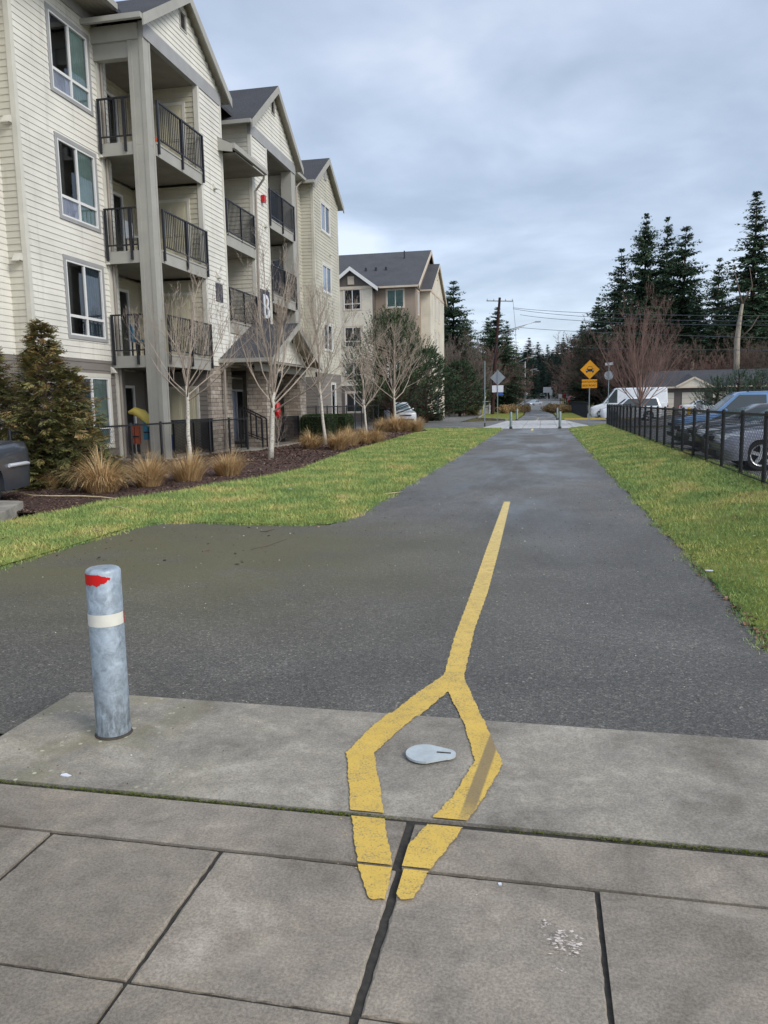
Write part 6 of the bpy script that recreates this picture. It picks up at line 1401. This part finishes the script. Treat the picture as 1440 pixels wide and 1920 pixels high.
sp=[(835,640,92),(850,655,96),(865,640,99),(880,650,103),(893,660,107),(905,650,112),(917,668,108),(945,660,130),(955,690,135),(968,700,150),(935,680,120),(842,680,88),(870,690,94),(1092,650,130),(1105,625,120),(1120,635,112),(1135,620,106),(1150,640,100),(1165,650,98),(1078,690,150),(1090,690,140),(1110,680,118),(1060,705,175),(1100,700,112),(1128,690,104),(1240,650,88),(1262,680,86),(1300,640,88),(1330,665,84),(1408,640,82),(1432,650,80),(1380,650,86),(976,720,170),(1180,640,94)]
fl=[True]*3
for k,(px,py,Y) in enumerate(sp):
    i=[0,0,2,1,0,2,1,1,0,1,0,2,0,1,2,1,1,2,1,0,1,2,1,1,1,2,1,2,1,2,2,1,1,1][k]; s_=[k1,k2,k3][i]; p=PY(px,py,Y); z0=rise(Y); sc=max(.3,(p[2]-z0)/8.6)
    side='left of the road beside the far conifers' if px<980 else ('right of the road behind the yellow sign' if px<1200 else 'behind the right car park below the conifers')
    lb=('grey leafless tree ' if i==0 else 'reddish leafless tree ' if i==1 else 'brown leafless tree ')+side
    if fl[i]: o=s_; o.location=(p[0],p[1],z0); o['label']=lb; o.scale=(sc*1.25,sc*1.25,sc); fl[i]=False
    else: dup(s_,(p[0],p[1],z0),k*1.9,lb,(sc*1.25,sc*1.25,sc))
# pale snag trunks on the right
def snag(name,label,P,rad,tw_=True):
    t=thing(name,label,'tree',tuple(P[0])); MB().tube(P,rad,8).build('trunk',M['bark_pale'],t,True,60)
    if tw_:
        m=MB(); a=Vector(P[len(P)//2]); m.tube([a,a+Vector((1.2,0,1.2)),a+Vector((1.9,.2,2.4))],[.09,.06,.02],5); a=Vector(P[-1]); m.tube([a,a+Vector((.8,0,1.6)),a+Vector((.5,.1,3.4))],[.1,.06,.02],5); m.tube([a,a+Vector((-.5,.2,2)),a+Vector((-.9,.2,3.6))],[.1,.06,.02],5); m.build('branch',M['twig_brown'],t,True)
    return t
snag('dead_tree','pale bare trunk with broken limbs standing before the dark conifers on the right',[PY(1382,730,80),PY(1381,690,80),PY(1382,640,80),PY(1386,605,80),PY(1392,570,80)],[.32,.27,.26,.2,.12])
snag('tree_stump','short pale leaning trunk above the garage roof',[PY(1290,712,86),PY(1297,692,86),PY(1299,678,86)],[.16,.15,.13],False)
# ------------------------------------------------------------------ pines with candle shoots
def pine(seed,h,rx,name,label,nsh=520,mat='pine',trunkm='bark',low=.18,shl=.75,upness=1.0,wd=.035):
    r=random.Random(seed); g=np.random.default_rng(seed); t=thing(name,label,'pine',(0,0,0)); tr=MB(); tr.tube([(0,0,-.1),(-.15,0,h*.3),(.05,.05,h*.6),(0,0,h*.85)],[.17,.14,.09,.03],8); V=[];Rn=[]
    for i in range(nsh):
        u=r.random(); z=h*(low+(.82-low)*u); az=r.uniform(0,6.283); prof=math.sin(min(1,max(0,(u*.95+.18)))*math.pi)**.55 if u<.8 else (1-u)*2.6+.12
        R_=rx*prof*(r.random()**.35)*(1+.2*math.sin(az*3+u*6)); c=Vector((math.cos(az)*R_,math.sin(az)*R_,z)); d=Vector((math.cos(az)*.55*(1-u*.7),math.sin(az)*.55*(1-u*.7),.75*upness+r.uniform(-.25,.25))).normalized(); L=shl*r.uniform(.6,1.3)*(.75+.5*u)
        if i%4==0: tr.tube([(0,0,max(.3,z-R_*.35)),c],[.035,.015],3,False)
        c2=d.cross(Vector((.3,.5,.2))).normalized(); c3=d.cross(c2); tone=r.random()*.55
        for j in range(26):
            s=r.random(); a=r.uniform(0,6.283); p=c+d*(L*s); o=(c2*math.cos(a)+c3*math.sin(a)); nl=.2*r.uniform(.7,1.2)*(1-.35*s); e=p+o*nl*.75+d*nl*.8; sd=d.cross(o)*wd*.5
            V.append([p-sd,p+sd,e]); Rn.append(min(1,tone+r.random()*.35+.1*s))
    tris_obj('crown',np.array([[tuple(p) for p in q] for q in V]),M[mat],t,np.array(Rn)); tr.build('trunk',M[trunkm],t,True); return t
p1=pine(4,9.0,3.3,'pine_tree','large dark pine with upright candle shoots in front of the far building',950,wd=.05,shl=1.0); x,y,_=PY(737,790,54); p1.location=(x,y,0); p1.scale=(1,1,.97)
p2=pine(7,7,2.8,'pine_tree','low spreading dark pine at the right corner of the far building',950,'needle',wd=.055,low=.08,shl=.5,upness=.35); x,y,_=PY(800,780,61); p2.location=(x,y,0); p2.scale=(.95,.95,.95)
x,y,_=PY(862,778,86); dup(p2,(x,y,0),2.0,'rounded dark pine bush on the verge left of the utility pole',(1.05,1.05,1.0))
p3=pine(8,5,2.6,'pine_tree','blue green young pine at the right end of the garage',420,'pine_pale',low=.05,shl=.6,upness=.8); x,y,_=PY(1345,750,68); p3.location=(x,y,0); p3.scale=(.8,.8,.72)
x,y,_=PY(1385,745,66); dup(p3,(x,y,0),1.2,'blue green young pine beside the pale bare trunk',(.85,.85,.8)); x,y,_=PY(1425,750,64); dup(p3,(x,y,0),2.9,'blue green young pine at the right edge of the photo',(.8,.8,.78))
x,y,_=PY(770,752,60); dup(p2,(x-1.2,y-1,0),4,'dark low evergreen under the large pine',(.55,.55,.5)); 
# dark evergreen mass on the right verge and shrubs
def bush(label,px,py,Y,w_,h_,mat='hedge',name='shrub',n=4500,s=.05,seed=1,cat='shrub'):
    t=thing(name,label,cat,(0,0,0)); g=np.random.default_rng(seed); d=g.normal(0,1,(n,3)); d/=np.linalg.norm(d,axis=1)[:,None]; rad=g.random(n)**.3; l=1+.22*np.sin(d[:,0]*5+seed)+.18*np.sin(d[:,1]*6+d[:,2]*5); P=d*(rad*l)[:,None]*np.array([w_/2,w_/2,h_/2])+np.array([0,0,h_/2]); P[:,2]=np.maximum(P[:,2],.03)
    a=g.normal(0,1,(n,3)); a/=np.linalg.norm(a,axis=1)[:,None]; b=np.cross(a,g.normal(0,1,(n,3))); b/=np.linalg.norm(b,axis=1)[:,None]
    tris_obj('foliage',np.stack([P-a*s,P+b*s*.7,P+a*s],1),M[mat],t); MB().tube([(0,0,0),(0,0,h_*.6)],.04,5).build('stem',M['bark'],t); p=PY(px,py,Y); t.location=(p[0],p[1],0); return t
bush('low green shrub at the fence end by the crossing',1127,775,66,1.3,.95,seed=2,s=.07); bush('dark green clipped mass left of the dense far fence',1076,765,108,1.6,1.6,'hedge',seed=3,s=.09)
bush('green shrub beside the far building entrance',812,778,66,1.6,.7,seed=4,s=.06); bush('olive shrub left of the pale enclosure',886,772,92,1.6,1.3,'cedar',seed=5,s=.08)
bush('olive cedar bush under the big pine beside the building wall',712,765,60,2.0,2.2,'cedar',seed=6,s=.09)
for k,(px,py,Y,w_) in enumerate([(960,766,105,2.0),(972,765,112,2.2),(983,764,118,2.2),(945,768,100,1.6),(1030,765,112,2.2),(1042,767,104,2.0),(1058,770,100,1.8),(1049,765,116,2.0)]):
    o=bush(['dry tan grass mound left of the path bend, middle one','dry tan grass mound left of the path bend, second from right','dry tan grass mound nearest the path on the left of the bend','dry tan grass mound farthest left at the path bend','dry tan grass mound nearest the path on the right of the bend','dry tan grass mound right of the path bend, second one','dry tan grass mound below the teal bin','dry tan grass mound behind the teal bin'][k],px,py,Y,w_,1.1,'fescue','ornamental_grass',2500,.09,10+k,'ornamental grass'); o['group']='grass mounds at the path bend'
